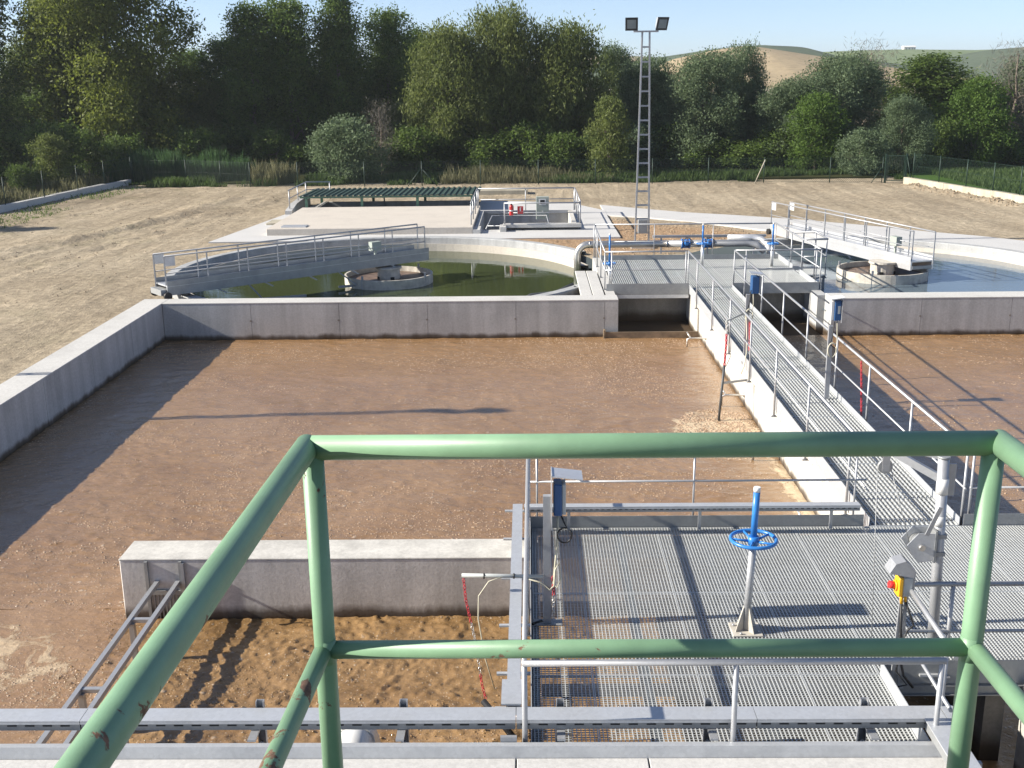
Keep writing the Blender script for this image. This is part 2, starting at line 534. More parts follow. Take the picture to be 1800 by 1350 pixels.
    def build(s, name, mat, parent=None, kind=None):
        off = WL.get(parent.name, (0, 0, 0)) if parent else (0, 0, 0)
        o = bpy.data.objects.new(name, s.mesh(name, mat, off))
        COL.objects.link(o)
        if parent:
            o.parent = parent
        WL[o.name] = off
        if kind:
            o['kind'] = kind
        return o

def put(name, me, parent, loc, rot=(0, 0, 0), scale=None):
    """another object on shared mesh data; loc in world space"""
    off = WL.get(parent.name, (0, 0, 0)) if parent else (0, 0, 0)
    o = bpy.data.objects.new(name, me)
    COL.objects.link(o)
    if parent:
        o.parent = parent
    o.location = (loc[0] - off[0], loc[1] - off[1], loc[2] - off[2])
    o.rotation_euler = rot
    if scale:
        o.scale = scale
    WL[o.name] = tuple(loc)
    return o

def thing(name, label, cat, loc, group=None):
    o = bpy.data.objects.new(name, None)
    COL.objects.link(o)
    o.location = loc
    o.empty_display_size = .2
    WL[o.name] = tuple(loc)
    tag(o, label, cat, group)
    return o

def tag(o, label, cat, group=None):
    o['label'] = label
    o['category'] = cat
    if group:
        o['group'] = group
    return o

def struct(o):
    o['kind'] = 'structure'
    return o

# vectorised value noise
def vnoise(x, y, seed=0):
    xi = np.floor(x).astype(np.int64); yi = np.floor(y).astype(np.int64)
    xf = x - xi; yf = y - yi
    u = xf * xf * (3 - 2 * xf); v = yf * yf * (3 - 2 * yf)
    def h(a, b):
        n = (a * 374761393 + b * 668265263 + seed * 982451653) & 0xffffffff
        n = ((n ^ (n >> 13)) * 1274126177) & 0xffffffff
        return ((n ^ (n >> 16)) & 0xffff) / 65535.0
    return (h(xi, yi) * (1 - u) + h(xi + 1, yi) * u) * (1 - v) + (h(xi, yi + 1) * (1 - u) + h(xi + 1, yi + 1) * u) * v
def fbm(x, y, oct=4, seed=0, gain=.5):
    a = 1.0; t = 0; s = 0
    for i in range(oct):
        t = t + a * vnoise(x * 2 ** i, y * 2 ** i, seed + i * 17); s += a; a *= gain
    return t / s

def grid_mesh(name, xs, ys, zf, mat, keep=None):
    X, Y = np.meshgrid(xs, ys)
    Z = zf(X, Y)
    nx, ny = len(xs), len(ys)
    v = np.stack([X, Y, Z], -1).reshape(-1, 3)
    i = np.arange(nx * ny).reshape(ny, nx)
    q = np.stack([i[:-1, :-1], i[:-1, 1:], i[1:, 1:], i[1:, :-1]], -1).reshape(-1, 4)
    if keep is not None:
        c = v[q].mean(1)
        q = q[keep(c[:, 0], c[:, 1])]
    return quads(name, v, q, mat, True)

def quads(name, v, q, mat, smooth=False, tint=None):
    me = bpy.data.meshes.new(name)
    me.vertices.add(len(v))
    me.vertices.foreach_set('co', np.asarray(v, np.float32).ravel())
    k = q.shape[1]
    me.loops.add(q.size)
    me.loops.foreach_set('vertex_index', q.astype(np.int32).ravel())
    me.polygons.add(len(q))
    me.polygons.foreach_set('loop_start', np.arange(0, q.size, k, dtype=np.int32))
    me.polygons.foreach_set('loop_total', np.full(len(q), k, np.int32))
    me.polygons.foreach_set('use_smooth', np.full(len(q), smooth))
    me.materials.append(MAT[mat])
    if tint is not None:
        at = me.attributes.new('tint', 'FLOAT', 'POINT')
        at.data.foreach_set('value', np.asarray(tint, np.float32))
    me.update()
    me.validate()
    return me

def link(name, me, kind=None):
    o = bpy.data.objects.new(name, me)
    COL.objects.link(o)
    if kind:
        o['kind'] = kind
    return o

# ================================================================== SETTING
LC, LRO, LRI = (-4.4, 35.0), 7.0, 6.66
RC, RRO, RRI = (10.6, 34.4), 6.5, 6.12
BX0, BY1 = -10.45, 29.5

def in_hole(x, y):
    if BX0 < x < 19.6 and 7.0 < y < BY1:
        return True
    if math.hypot(x - LC[0], y - LC[1]) < LRO - .15 and y > BY1 - .1:
        return True
    if math.hypot(x - RC[0], y - RC[1]) < RRO - .15 and y > BY1 - .1:
        return True
    if 2.0 < x < 8.1 and BY1 - .1 < y < 36.0:
        return True
    if -2.1 < x < 1.95 and 44.3 < y < 49.5:
        return True
    if -9.9 < x < -2.4 and 50.5 < y < 54.2:
        return True
    return False

def seg_d(x, y, ax, ay, bx, by):
    t = np.clip(((x - ax) * (bx - ax) + (y - ay) * (by - ay)) / ((bx - ax) ** 2 + (by - ay) ** 2), 0, 1)
    return np.hypot(x - ax - t * (bx - ax), y - ay - t * (by - ay))

RUTS = [((-20.5, 38.0), (-17.7, 43.2)), ((-17.7, 43.2), (-16.5, 48)), ((-16.5, 48), (-15.3, 58))]
def ground_h(x, y):
    x = np.asarray(x, float); y = np.asarray(y, float)
    z = .76 + .07 * (fbm(x * .45, y * .45, 4, 3) - .5) + .035 * (fbm(x * 2.2, y * 2.2, 3, 5) - .5) * 2
    for a, b in RUTS:
        d = seg_d(x, y, a[0], a[1], b[0], b[1])
        z = z + .12 * np.exp(-(d / .40) ** 2) * (.75 + .35 * fbm(x * .8, y * .8, 3, 9))
    for k, (a, b) in enumerate([((-19, 36), (-13.4, 58)), ((-17, 34), (-12.4, 56)), ((-24, 42), (-19, 56))]):
        d = seg_d(x, y, a[0], a[1], b[0], b[1])
        z = z + (.06 * np.exp(-((d - .35) / .2) ** 2) - .07 * np.exp(-(d / .25) ** 2)) * (.4 + fbm(x, y, 2, 20 + k))
    d = np.abs(y - 62.6)
    z = z + .10 * np.exp(-(d / .35) ** 2) * (fbm(x * 1.2, y * .3, 3, 31) > .45) * fbm(x * 2.5, y * 2.5, 2, 8)
    d = seg_d(x, y, 20.6, 60, 22.4, 50)
    z = z + .22 * np.exp(-(d / .35) ** 2) * (fbm(x * 2.3, y * 2.3, 3, 12) ** 2) * 2
    near = np.hypot(x, y) > 140
    return np.where(near, .76, z)

def build_ground():
    pts = []; edges = []
    def loop(pl):
        o = len(pts)
        pts.extend(pl)
        n = len(pl)
        edges.extend((o + i, o + (i + 1) % n) for i in range(n))
    r2 = random.Random(3)
    def circ(c, r, keep):
        n = 96
        l = [(c[0] + r * math.cos(2 * math.pi * i / n), c[1] + r * math.sin(2 * math.pi * i / n)) for i in range(n)]
        return [p for p in l if keep(p)]
    loop([(BX0 + .1, 7.1), (19.5, 7.1), (19.5, BY1 - .1), (BX0 + .1, BY1 - .1)])
    l = circ(LC, LRO - .15, lambda p: p[1] > BY1)
    o = len(pts); pts.extend(l); edges.extend((o + i, o + i + 1) for i in range(len(l) - 1))
    l = circ(RC, RRO - .15, lambda p: p[1] > BY1)
    o = len(pts); pts.extend(l); edges.extend((o + i, o + i + 1) for i in range(len(l) - 1))
    loop([(2.0, BY1 - .2), (8.1, BY1 - .2), (8.1, 36.0), (2.0, 36.0)])
    loop([(-2.1, 44.3), (1.95, 44.3), (1.95, 49.5), (-2.1, 49.5)])
    loop([(-9.9, 50.5), (-2.4, 50.5), (-2.4, 54.2), (-9.9, 54.2)])
    y = 8.0
    while y < 68:
        st = .34 if y > 27 else .5
        x = -34.0 if y > 30 else -20
        xe = 30.0
        while x < xe:
            px, py = x + r2.uniform(-.12, .12), y + r2.uniform(-.12, .12)
            if not in_hole(px, py):
                pts.append((px, py))
            x += st
        y += st
    for X in np.arange(-180, 181, 12.0):
        for Y in np.arange(-60, 181, 12.0):
            if not (-36 < X < 32 and 6 < Y < 70):
                pts.append((X, Y))
    for X in (-3000, -1200, -500, 0, 500, 1200, 3000):
        for Y in (-1200, -400, 400, 1000, 2200, 4000):
            pts.append((X, Y))
    vo, eo, fo, _, _, _ = delaunay_2d_cdt([Vector(p) for p in pts], edges, [], 0, 1e-5)
    v = np.array([(p.x, p.y, 0) for p in vo])
    v[:, 2] = ground_h(v[:, 0], v[:, 1])
    tris = []
    for f in fo:
        c = v[list(f)].mean(0)
        if len(f) == 3 and not in_hole(c[0], c[1]):
            tris.append(f)
    me = quads('ground', v, np.array(tris), 'dirt', True)
    return struct(link('ground', me))
build_ground()

# forest floor, meadow behind the right-hand fence
def sheet(name, poly, z0, z1, mat):
    o = MB().poly(poly, z0, z1).build(name, mat)
    return struct(o)
sheet('forest_floor', [(-90, 66.5), (20.5, 65.0), (20.5, 67), (70, 69), (70, 140), (-90, 140)], .5, .86, 'undergrowth')
sheet('meadow', [(22.0, 62.5), (23.6, 51.5), (26.4, 40), (70, 40), (70, 68.9), (21.2, 66.8)], .5, .87, 'meadow')

# concrete paths
sheet('yard_pavement', [(-12.1, 41.6), (3.5, 41.95), (3.45, 48.2), (3.5, 50.4), (2.0, 53.6), (-2.3, 55.2), (-2.38, 49.52), (1.96, 49.52), (1.96, 44.28), (-2.12, 44.28), (-2.12, 49.51), (-2.4, 49.51), (-2.4, 50.48), (-9.92, 50.48), (-10.2, 54.5), (-11.0, 50.0)], .6, .815, 'concrete_path')
arc = [(RC[0] + (RRO - .02) * math.cos(a), RC[1] + (RRO - .02) * math.sin(a)) for a in np.linspace(R(-48), R(72), 26)]
sheet('path', [(22.5, 24.5)] + [(15.5, 29.6)] + arc[1:] + [(9.4, 43.4), (7.3, 45.8), (5.2, 47.7), (3.46, 48.8), (3.4, 52.7), (5.0, 51.2), (6.9, 49.5), (9.1, 48.2), (11.3, 46.6), (13.4, 44.7), (15.3, 42.6), (16.8, 41.3), (18.2, 39.6), (20.2, 36.4), (22.0, 32)], .6, .81, 'concrete_path')

# far hills: each a ridge with a rounded front slope
def ridge(name, crest, dist, depth, mat):
    xs = np.linspace(crest[0][0], crest[-1][0], 90)
    zc = np.interp(xs, [c[0] for c in crest], [c[1] for c in crest])
    zc = zc + (fbm(xs * .03, xs * 0 + dist, 3, 4) - .5) * .5
    ts = np.linspace(0, 1, 14)
    rows = []
    for t in ts:                                         # front slope
        s = math.sin(t * math.pi / 2)
        rows.append(np.stack([xs, np.full_like(xs, dist - depth * (1 - t)), .3 + (zc - .3) * s], -1))
    for t in (.4, 1.0):
        rows.append(np.stack([xs, np.full_like(xs, dist + depth * t), .3 + (zc - .3) * (1 - t * .9)], -1))
    v = np.array(rows)
    n = len(xs); m = len(rows)
    i = np.arange(n * m).reshape(m, n)
    q = np.stack([i[:-1, :-1], i[:-1, 1:], i[1:, 1:], i[1:, :-1]], -1).reshape(-1, 4)
    return struct(link(name, quads(name, v.reshape(-1, 3), q, mat, True)))
ridge('orchard_hill', [(-20, 2), (10.7, 8.2), (39.1, 11.8), (58.0, 12.6), (86.3, 16.4), (105, 18.9), (126.8, 20.7), (145.7, 19.6), (161.6, 14.9), (186.9, 11.3), (212.2, 7.4), (240, 2)], 640, 150, 'hill_orchard')
ridge('stubble_hill', [(60, 8), (70, 12.5), (89, 16.6), (102.8, 18.6), (109.7, 17.9), (124.9, 15.4), (141.5, 12.6), (158.1, 9.7), (174.8, 6.4), (200, 1)], 560, 140, 'hill_stubble')
ridge('far_stubble_hill', [(-60, 6), (-12.2, 15), (34.7, 19.6), (62.7, 20.9), (90.7, 19.7), (118.8, 17.1), (156.4, 10.4), (190, 3)], 950, 200, 'hill_stubble')
ridge('meadow_hill', [(150, 4), (175.2, 11.8), (191, 17), (206.9, 19.5), (238.9, 20.3), (270.8, 20.3), (310.9, 19.4), (350.7, 19.7), (390.5, 20), (430.6, 17.2), (520, 10)], 820, 150, 'hill_green')
ridge('vine_hill', [(215, 3), (238.8, 10), (262.2, 15), (275.6, 17.1), (292.5, 18.5), (316.2, 19.6), (350.4, 17.5), (420, 10)], 700, 120, 'hill_orchard')

# water bodies
def pool_h(X, Y):
    w = fbm(X * .6, Y * .6, 3, 50)
    a = .03 * (fbm(X * 1.3, Y * 1.6, 3, 1) - .5) + .02 * (fbm(X * 4, Y * 6, 3, 2) - .5)
    act = .35 + 1.3 * np.clip(fbm(X * .5 + w * 2, Y * 1.1 + w, 3, 52) - .35, 0, .5)     # livelier and calmer streaks
    k = np.maximum(fbm(X * 6 + w * 5, Y * 10 + w * 3, 3, 51) - .46, 0)
    return a + act * (.050 * k + .006 * (fbm(X * 15, Y * 20, 2, 53) - .5))
ys_near = np.arange(13.32, 20.5, .036)
struct(link('basin_water', grid_mesh('basin_water_near', np.arange(-9.86, 4.56, .036), ys_near, pool_h, 'sludge')))
struct(link('basin_water', grid_mesh('basin_water', np.arange(-9.86, 4.58, .06), np.arange(ys_near[-1], 28.95, .06), pool_h, 'sludge')))
xs = np.arange(5.6, 19.3, .07)
struct(link('basin_water', grid_mesh('basin_water_right', xs, np.arange(13.0, 28.95, .07), lambda X, Y: pool_h(X + 60, Y), 'sludge')))
# the inlet channel, boiling with air
def churn_h(X, Y):
    w = fbm(X * 1.6, Y * 1.6, 3, 44)
    n = fbm(X * 1.8 + w * 2, Y * 2.6, 3, 40)
    r = 1 - np.abs(2 * fbm(X * 6.5 + w * 3, Y * 9.5 + w * 2, 3, 41) - 1)
    bl = np.maximum(fbm(X * 12 + w * 3, Y * 14, 2, 43) - .52, 0)
    r2 = fbm(X * 25, Y * 27, 2, 45) - .5
    calm = np.clip((X + 5.9) / 1.2, 0.2, 1)
    bl2 = np.maximum(fbm(X * 19 + w * 3, Y * 22, 2, 47) - .5, 0)
    return (.055 * (n - .5) + .018 * (r - .7) * (.4 + n) + .085 * bl * (.3 + n) + .05 * bl2 + .007 * r2) * calm
xs = np.arange(-9.86, 1.7, .028); ys = np.arange(7.6, 13.37, .028)
struct(link('channel_water', grid_mesh('channel_water', xs, ys, churn_h, 'sludge')))
struct(link('channel_water', grid_mesh('channel_water_right', np.arange(1.7, 9.0, .1), np.arange(6.0, 13.37, .1), lambda X, Y: churn_h(X, Y) * .5, 'sludge')))

def disc(name, c, r, z, mat, keep):
    n = 120
    me = grid_mesh(name, np.linspace(c[0] - r, c[0] + r, n), np.linspace(c[1] - r, c[1] + r, n), lambda X, Y: X * 0 + z, mat,
                   lambda x, y: (np.hypot(x - c[0], y - c[1]) < r + .05) & keep(x, y))
    return struct(link(name, me))
disc('settler_water', LC, LRI + .1, .45, 'tank_water', lambda x, y: (y > BY1 - .2) & (x < 2.3))
disc('settler_water', RC, RRI + .1, .58, 'tank_water_sky', lambda x, y: (y > BY1 - .2) & (x > 7.9))

# ================================================================== CONCRETE BASINS
def panel_wall(name, label, core, face_y, x0, x1, z0, z1, mats, step=2.36, capz=None):
    """wall in the x direction cast in shutter panels on its near face"""
    cx0, cx1, cy0, cy1 = core
    t = thing(name, label, 'wall', ((cx0 + cx1) / 2, (cy0 + cy1) / 2, z0))
    MB().box(cx0, cx1, cy0, cy1, z0, z1 - .004).build('core', mats[0], t)
    MB().bbox(cx0, cx1, face_y - .006, cy1, z1 - .004, z1 + .02, .006).build('coping', mats[1], t)
    x = x0
    k = 0
    while x < x1 - .05:
        w = min(step, x1 - x)
        MB().box(x + .006, x + w - .006, face_y, cy0 + .002, z0, z1 - .004).build('panel', mats[0], t)
        if w > 1:
            for zz in (.52,):
                MB().cyl((x + w - .02, face_y - .004, zz), (x + w - .02, face_y + .01, zz), .028, 10).build('tie_hole', 'concrete_old', t)
        x += w
    return t

panel_wall('basin_wall', 'grey concrete basin wall between the left brown pool and the left round tank', (-9.78, 2.38, 28.885, BY1), 28.87, -9.78, 2.38, -.6, 1.0, ('concrete_wall', 'concrete_top'))
panel_wall('basin_wall', 'grey concrete wall at the far end of the right brown pool', (8.0, 19.3, 28.8, BY1), 28.785, 8.0, 19.3, -.6, 1.0, ('concrete_wall', 'concrete_top'))
t = thing('basin_wall', 'long left concrete wall of the brown pool casting a wide shadow', 'wall', (-10.1, 18, -.6))
MB().box(-10.45, -9.80, 7.0, BY1, -.6, .998).build('core', 'concrete_wall', t)
MB().bbox(-10.455, -9.785, 7.0, BY1 + .003, .998, 1.02, .006).build('coping', 'concrete_top', t)
for k in range(8):
    MB().box(-9.802, -9.785, 8.6 + k * 2.55 + .006, min(8.6 + (k + 1) * 2.55, 28.87) - .006, -.6, .996).build('panel', 'concrete_wall', t)
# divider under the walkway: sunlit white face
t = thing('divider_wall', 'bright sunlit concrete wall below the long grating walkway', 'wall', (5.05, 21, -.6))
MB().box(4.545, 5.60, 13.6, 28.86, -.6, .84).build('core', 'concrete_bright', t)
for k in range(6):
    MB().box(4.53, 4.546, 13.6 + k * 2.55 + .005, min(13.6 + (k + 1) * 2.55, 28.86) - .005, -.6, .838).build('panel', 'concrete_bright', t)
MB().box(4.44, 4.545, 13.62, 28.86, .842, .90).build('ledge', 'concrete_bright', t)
# inner baffle wall in front of the churning channel
t = thing('baffle_wall', 'short white topped concrete wall standing free in the brown pool', 'wall', (-2.7, 13.3, -.6))
MB().bbox(-5.30, 4.5, 13.04, 13.62, -.6, .83, .012).build('core', 'concrete_baffle', t)
MB().bbox(-5.305, -.02, 13.035, 13.625, .83, .85, .008).build('coping', 'concrete_bright', t)
for x in (-4.95,):                                        # the grille set in its face
    g = MB().box(x - .02, x + .02, 13.0, 13.04, -.3, .82)
    g.box(x + .42, x + .46, 13.0, 13.04, -.3, .82).box(x + .02, x + .42, 13.0, 13.04, .36, .42)
    go = g.build('grille_frame', 'galvanised_dull_shade', t)
    for i in range(7):
        MB().box(x + .06 + i * .05, x + .075 + i * .05, 13.012, 13.036, -.3, .36).build('grille_bar', 'galvanised_dull_shade', t)
# walls of the pump station
t = thing('pump_house_wall', 'concrete walls and dark openings under the far grating platform', 'wall', (5.1, 33, -.6))
MB().box(2.10, 2.36, 29.502, 36.0, -.6, .99).build('side_wall', 'concrete_top', t)
MB().box(7.80, 8.06, 29.502, 36.0, -.6, .96).build('side_wall', 'concrete_wall', t)
MB().box(2.362, 7.798, 35.7, 36.0, -.6, .96).build('back_wall', 'concrete_wall', t)
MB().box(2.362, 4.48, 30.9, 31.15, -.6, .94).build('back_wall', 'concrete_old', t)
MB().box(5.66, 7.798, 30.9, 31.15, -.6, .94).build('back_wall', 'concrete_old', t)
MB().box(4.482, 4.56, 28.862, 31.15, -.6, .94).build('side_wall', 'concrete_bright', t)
MB().box(5.58, 5.658, 28.862, 31.15, -.6, .94).build('side_wall', 'concrete_wall', t)
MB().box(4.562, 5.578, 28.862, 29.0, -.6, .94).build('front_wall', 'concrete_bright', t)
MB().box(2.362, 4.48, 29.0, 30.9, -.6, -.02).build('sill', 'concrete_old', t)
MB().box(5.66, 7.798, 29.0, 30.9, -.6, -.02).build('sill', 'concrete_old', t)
b = MB().box(2.0, 4.5, 28.70, 28.74, -.3, .17).build('stop_board', 'wood_board')
tag(b, 'brown board across the dark opening at the far end of the pool', 'board')
b = MB().box(1.98, 2.03, 28.66, 28.86, -.3, .23).build('stop_post', 'wood_board', None)
b.parent = bpy.data.objects['stop_board']
# foreground slab the trays stand on
t = thing('front_slab', 'pale concrete deck along the bottom edge of the view', 'deck', (-2, 7, 0))
for k, (a, b_) in enumerate(((-9.7, -3.62), (-3.61, -.14), (-.13, .98), (.99, 3.62))):
    MB().bbox(a + .002, b_ - .002, 4.0, 8.20, -.6, 1.2, .005).build('slab_panel', 'concrete_path', t)
MB().box(-9.7, 3.6, 8.202, 8.222, 1.05, 1.315).build('edge_plate', 'galvanised_sheet', t)
MB().box(-9.7, 3.6, 8.222, 8.26, 1.295, 1.315).build('edge_plate', 'galvanised_sheet', t)
# right of the slab: channel wall
t = thing('channel_wall', 'pale concrete channel wall at the lower right edge of the view', 'wall', (5.3, 8, -.6))
MB().bbox(4.83, 5.2, 6.0, 9.74, -.6, .98, .01).build('core', 'concrete_bright', t)

# ================================================================== GRATINGS AND PLATFORMS
def grating(x0, x1, y0, y1, z, parent, pitch=.038, bw=.0072, h=.026, cp=None, name='grating_panel', along='y'):
    """one open-bar grating panel: flat bearing bars, twisted cross rods and a banding frame"""
    cp = cp or pitch
    m = MB()
    e = .009
    m.box(x0, x0 + e, y0, y1, z - h, z).box(x1 - e, x1, y0, y1, z - h, z)
    m.box(x0 + e, x1 - e, y0, y0 + e, z - h, z).box(x0 + e, x1 - e, y1 - e, y1, z - h, z)
    px, py = (pitch, cp) if along == 'y' else (cp, pitch)
    n = max(1, int(round((x1 - x0) / px)))
    for i in range(1, n):
        x = x0 + (x1 - x0) * i / n
        if along == 'y':
            m.box(x - bw / 2, x + bw / 2, y0 + e, y1 - e, z - h, z - .0006)
        else:
            m.box(x - .0027, x + .0027, y0 + e, y1 - e, z - .009, z - .0012)
    n = max(1, int(round((y1 - y0) / py)))
    for i in range(1, n):
        y = y0 + (y1 - y0) * i / n
        if along == 'y':
            m.box(x0 + e, x1 - e, y - .0027, y + .0027, z - .009, z - .0012)
        else:
            m.box(x0 + e, x1 - e, y - bw / 2, y + bw / 2, z - h, z - .0006)
    return m.build(name, 'grating_steel', parent, 'stuff')

def ibeam(p0, p1, w, h, parent, name='beam', mat='galvanised_dull_shade'):
    m = MB()
    p0 = Vector(p0); p1 = Vector(p1)
    up = Vector((0, 0, 1))
    m.bar(p0 - up * (h / 2), p1 - up * (h / 2), w, .012)
    m.bar(p0 + up * (h / 2), p1 + up * (h / 2), w, .012)
    m.bar(p0, p1, .01, h - .012)
    return m.build(name, mat, parent)

ZG = 1.05
t = thing('near_platform', 'steel grating platform in the right foreground around the blue handwheel', 'platform', (2.2, 11, ZG))
colx = [(0.02, .60), (.606, 1.64), (1.646, 2.66), (2.666, 3.43)]
for i, (a, b_) in enumerate(colx):
    for (c, d) in ((8.36, 9.80), (9.806, 11.6), (11.606, 13.50)):
        grating(a, b_, c, d, ZG, t)
for (a, b_) in ((3.436, 4.44), (4.446, 5.60), (5.606, 6.9), (6.906, 8.2)):
    for (c, d) in ((9.806, 11.6), (11.606, 13.50)):
        grating(a, b_, c, d, ZG, t)
for x in (.04, 1.14, 2.2, 3.43, 4.45, 5.6, 6.9, 8.2):
    ibeam((x, 8.3 if x < 3.5 else 9.82, ZG - .11), (x, 13.5, ZG - .11), .09, .14, t)
for y in (8.42, 9.803, 11.603, 13.46):
    ibeam((.1, y, ZG - .17), (8.2, y, ZG - .17) if y > 9 else (3.42, y, ZG - .17), .07, .10, t)
MB().box(0.0, 4.36, 13.52, 13.528, ZG - .12, ZG + .155).build('toe_plate', 'galvanised_dull_shade', t)
MB().box(5.66, 8.3, 13.52, 13.528, ZG - .12, ZG + .155).build('toe_plate', 'galvanised_dull_shade', t)
MB().box(-.008, 0.0, 8.3, 13.5, ZG - .12, ZG + .155).build('toe_plate', 'galvanised_sheet', t)
MB().box(3.436, 3.444, 8.3, 9.79, ZG - .1, ZG + .155).build('toe_plate', 'galvanised_sheet', t)
MB().box(3.45, 8.2, 9.792, 9.80, ZG - .1, ZG + .155).build('toe_plate', 'galvanised_dull_shade', t)
for x in (.35, 1.95, 3.43):
    MB().box(x - .05, x + .05, 9.75, 9.85, -.5, ZG - .23).build('column', 'galvanised_dull_shade', t)
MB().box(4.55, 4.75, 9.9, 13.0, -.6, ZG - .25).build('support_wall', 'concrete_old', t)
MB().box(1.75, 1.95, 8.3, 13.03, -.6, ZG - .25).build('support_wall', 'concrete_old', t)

t = thing('walkway', 'long narrow grating walkway running between the two brown pools', 'walkway', (5.02, 21, ZG))
for k in range(14):
    y0 = 13.52 + k * 1.2
    grating(4.80 - .34, 5.60, y0 + .003, min(y0 + 1.197, 30.2), ZG, t, pitch=.062, bw=.012, cp=.12)
MB().box(4.44, 4.448, 13.54, 30.2, ZG - .15, ZG + .10).build('toe_plate', 'galvanised_sheet', t)
MB().box(5.612, 5.62, 13.54, 30.2, ZG - .15, ZG + .10).build('toe_plate', 'galvanised_sheet', t)
for x in (4.50, 5.56):
    MB().box(x - .04, x + .04, 13.5, 30.2, .91, ZG - .03).build('bearer', 'galvanised_dull_shade', t)
MB().box(4.46, 4.78, 13.56, 30.2, .905, .94).build('channel_base', 'galvanised_dull_shade', t)

t = thing('far_platform', 'far grating platform beside the pump pipes behind the pool', 'platform', (5, 33, ZG))
for (a, b_, c, d) in ((2.4, 3.35, 30.25, 35.1), (3.356, 4.44, 30.25, 35.1), (4.446, 5.62, 30.25, 35.1), (5.626, 6.8, 30.3, 35.1), (6.806, 7.95, 30.3, 33.0), (6.806, 7.95, 33.2, 35.1)):
    grating(a, b_, c, d, ZG, t, pitch=.06, bw=.012, cp=.12)
for x in (2.42, 3.353, 4.443, 5.623, 6.803, 7.93):
    ibeam((x, 30.3, ZG - .1), (x, 35.1, ZG - .1), .08, .12, t)
MB().box(2.15, 4.42, 30.2, 30.208, ZG - .16, ZG + .14).build('toe_plate', 'galvanised_dull_shade', t)
MB().box(5.66, 8.0, 30.2, 30.208, ZG - .16, ZG + .14).build('toe_plate', 'galvanised_dull_shade', t)
MB().box(2.3, 7.95, 35.12, 35.128, ZG - .1, ZG + .15).build('toe_plate', 'galvanised_dull_shade', t)
MB().box(7.96, 7.968, 30.22, 32.3, ZG - .12, ZG + .14).build('toe_plate', 'galvanised_sheet', t)
MB().box(7.96, 7.968, 33.2, 35.6, ZG - .12, ZG + .14).build('toe_plate', 'galvanised_sheet', t)
MB().box(2.2, 4.42, 30.19, 30.198, ZG - .27, ZG - .17).build('fascia', 'galvanised_sheet', t)

# ================================================================== HANDRAILS
def handrail(label, pts, z0, ztop, zmid, posts, r=.0225, rp=.019, mat='galvanised', group=None, mid=True, foot=True, name='handrail'):
    t = thing(name, label, 'handrail', (pts[0][0], pts[0][1], z0), group)
    MB().tube([(x, y, ztop) for x, y in pts], r, 10).build('top_rail', mat, t)
    if mid:
        for zm in (zmid if isinstance(zmid, (list, tuple)) else [zmid]):
            MB().tube([(x, y, zm) for x, y in pts], r * .68, 8).build('mid_rail', mat, t)
    m = MB().tube([(0, 0, 0), (0, 0, ztop - z0)], rp, 8)
    me = m.mesh('post', mat)
    mf = MB().box(-.05, .05, -.035, .035, 0, .012).cyl((.03, 0, .012), (.03, 0, .03), .012, 6).cyl((-.03, 0, .012), (-.03, 0, .03), .012, 6).mesh('foot_plate', mat)
    for p in posts:
        po = put('post', me, t, (p[0], p[1], z0))
        if foot:
            put('foot_plate', mf, po, (p[0], p[1], z0))
    return t
NR = 'galvanised handrails'
yr = [14.5 + 2.32 * k for k in range(7)]
handrail('left handrail of the long walkway above the bright wall', [(4.40, 13.62), (4.40, 30.3)], .80, 2.06, 1.52, [(4.40, y) for y in [14.45, 16.77, 19.1, 21.42, 23.73, 26.07, 28.6, 30.25]])
handrail('right handrail of the long walkway over the shaded water', [(5.68, 13.6), (5.68, 30.36)], .80, 2.06, 1.52, [(5.68, y) for y in [13.65, 15.8, 17.9, 19.9, 22.1, 24.3, 26.6, 28.8, 30.36]])
handrail('handrail at the far end of the near platform behind the green rail', [(0.0, 13.6), (4.38, 13.6)], ZG - .1, 2.06, 1.66, [(.09, 13.6), (2.14, 13.6), (4.24, 13.6)], rp=.014)
handrail('left handrail of the near platform turning along its front edge', [(-.02, 13.58), (-.06, 8.27), (3.45, 8.29)], ZG - .15, 2.06, 1.56, [(-.02, 13.5), (-.04, 10.9), (-.06, 8.32), (1.71, 8.28), (3.42, 8.29)], r=.03, rp=.024, mid=False)
handrail('corner handrail around the floor opening at lower right', [(3.56, 8.35), (3.60, 9.74), (8.2, 9.76)], ZG, 2.05, 1.55, [(3.575, 8.6), (4.05, 9.75), (5.06, 9.75), (6.6, 9.75)], r=.027, rp=.022)
handrail('handrail across the far right end of the near platform', [(5.72, 13.58), (8.4, 13.58)], ZG, 2.05, 1.55, [(5.74, 13.58), (7.1, 13.58)], r=.022, rp=.018)
handrail('far platform left handrail beside the left round tank', [(2.12, 30.35), (2.15, 36.05)], .99, 2.06, 1.55, [(2.12, 30.4), (2.13, 32.3), (2.14, 34.2), (2.15, 36.0)])
handrail('far platform front handrail above the dark opening', [(2.12, 30.33), (4.40, 30.33)], .85, 2.06, 1.55, [(2.3, 30.3), (4.34, 30.3)])
handrail('far platform rear handrail in front of the light mast', [(2.16, 36.05), (7.94, 35.95)], .97, 2.06, 1.50, [(2.2, 36.04), (4.1, 36.0), (6.0, 35.97), (7.92, 35.95)], rp=.013)
handrail('far platform front right handrail above the shaded recess', [(5.70, 30.38), (8.10, 30.38)], .85, 2.06, 1.55, [(6.0, 30.36), (8.06, 30.36)])
handrail('far platform right handrail along the grey water of the right tank', [(8.06, 30.4), (8.0, 36.0)], .9, 2.06, 1.55, [(8.05, 30.8), (8.03, 32.4), (8.02, 33.7), (8.0, 35.9)], r=.026)
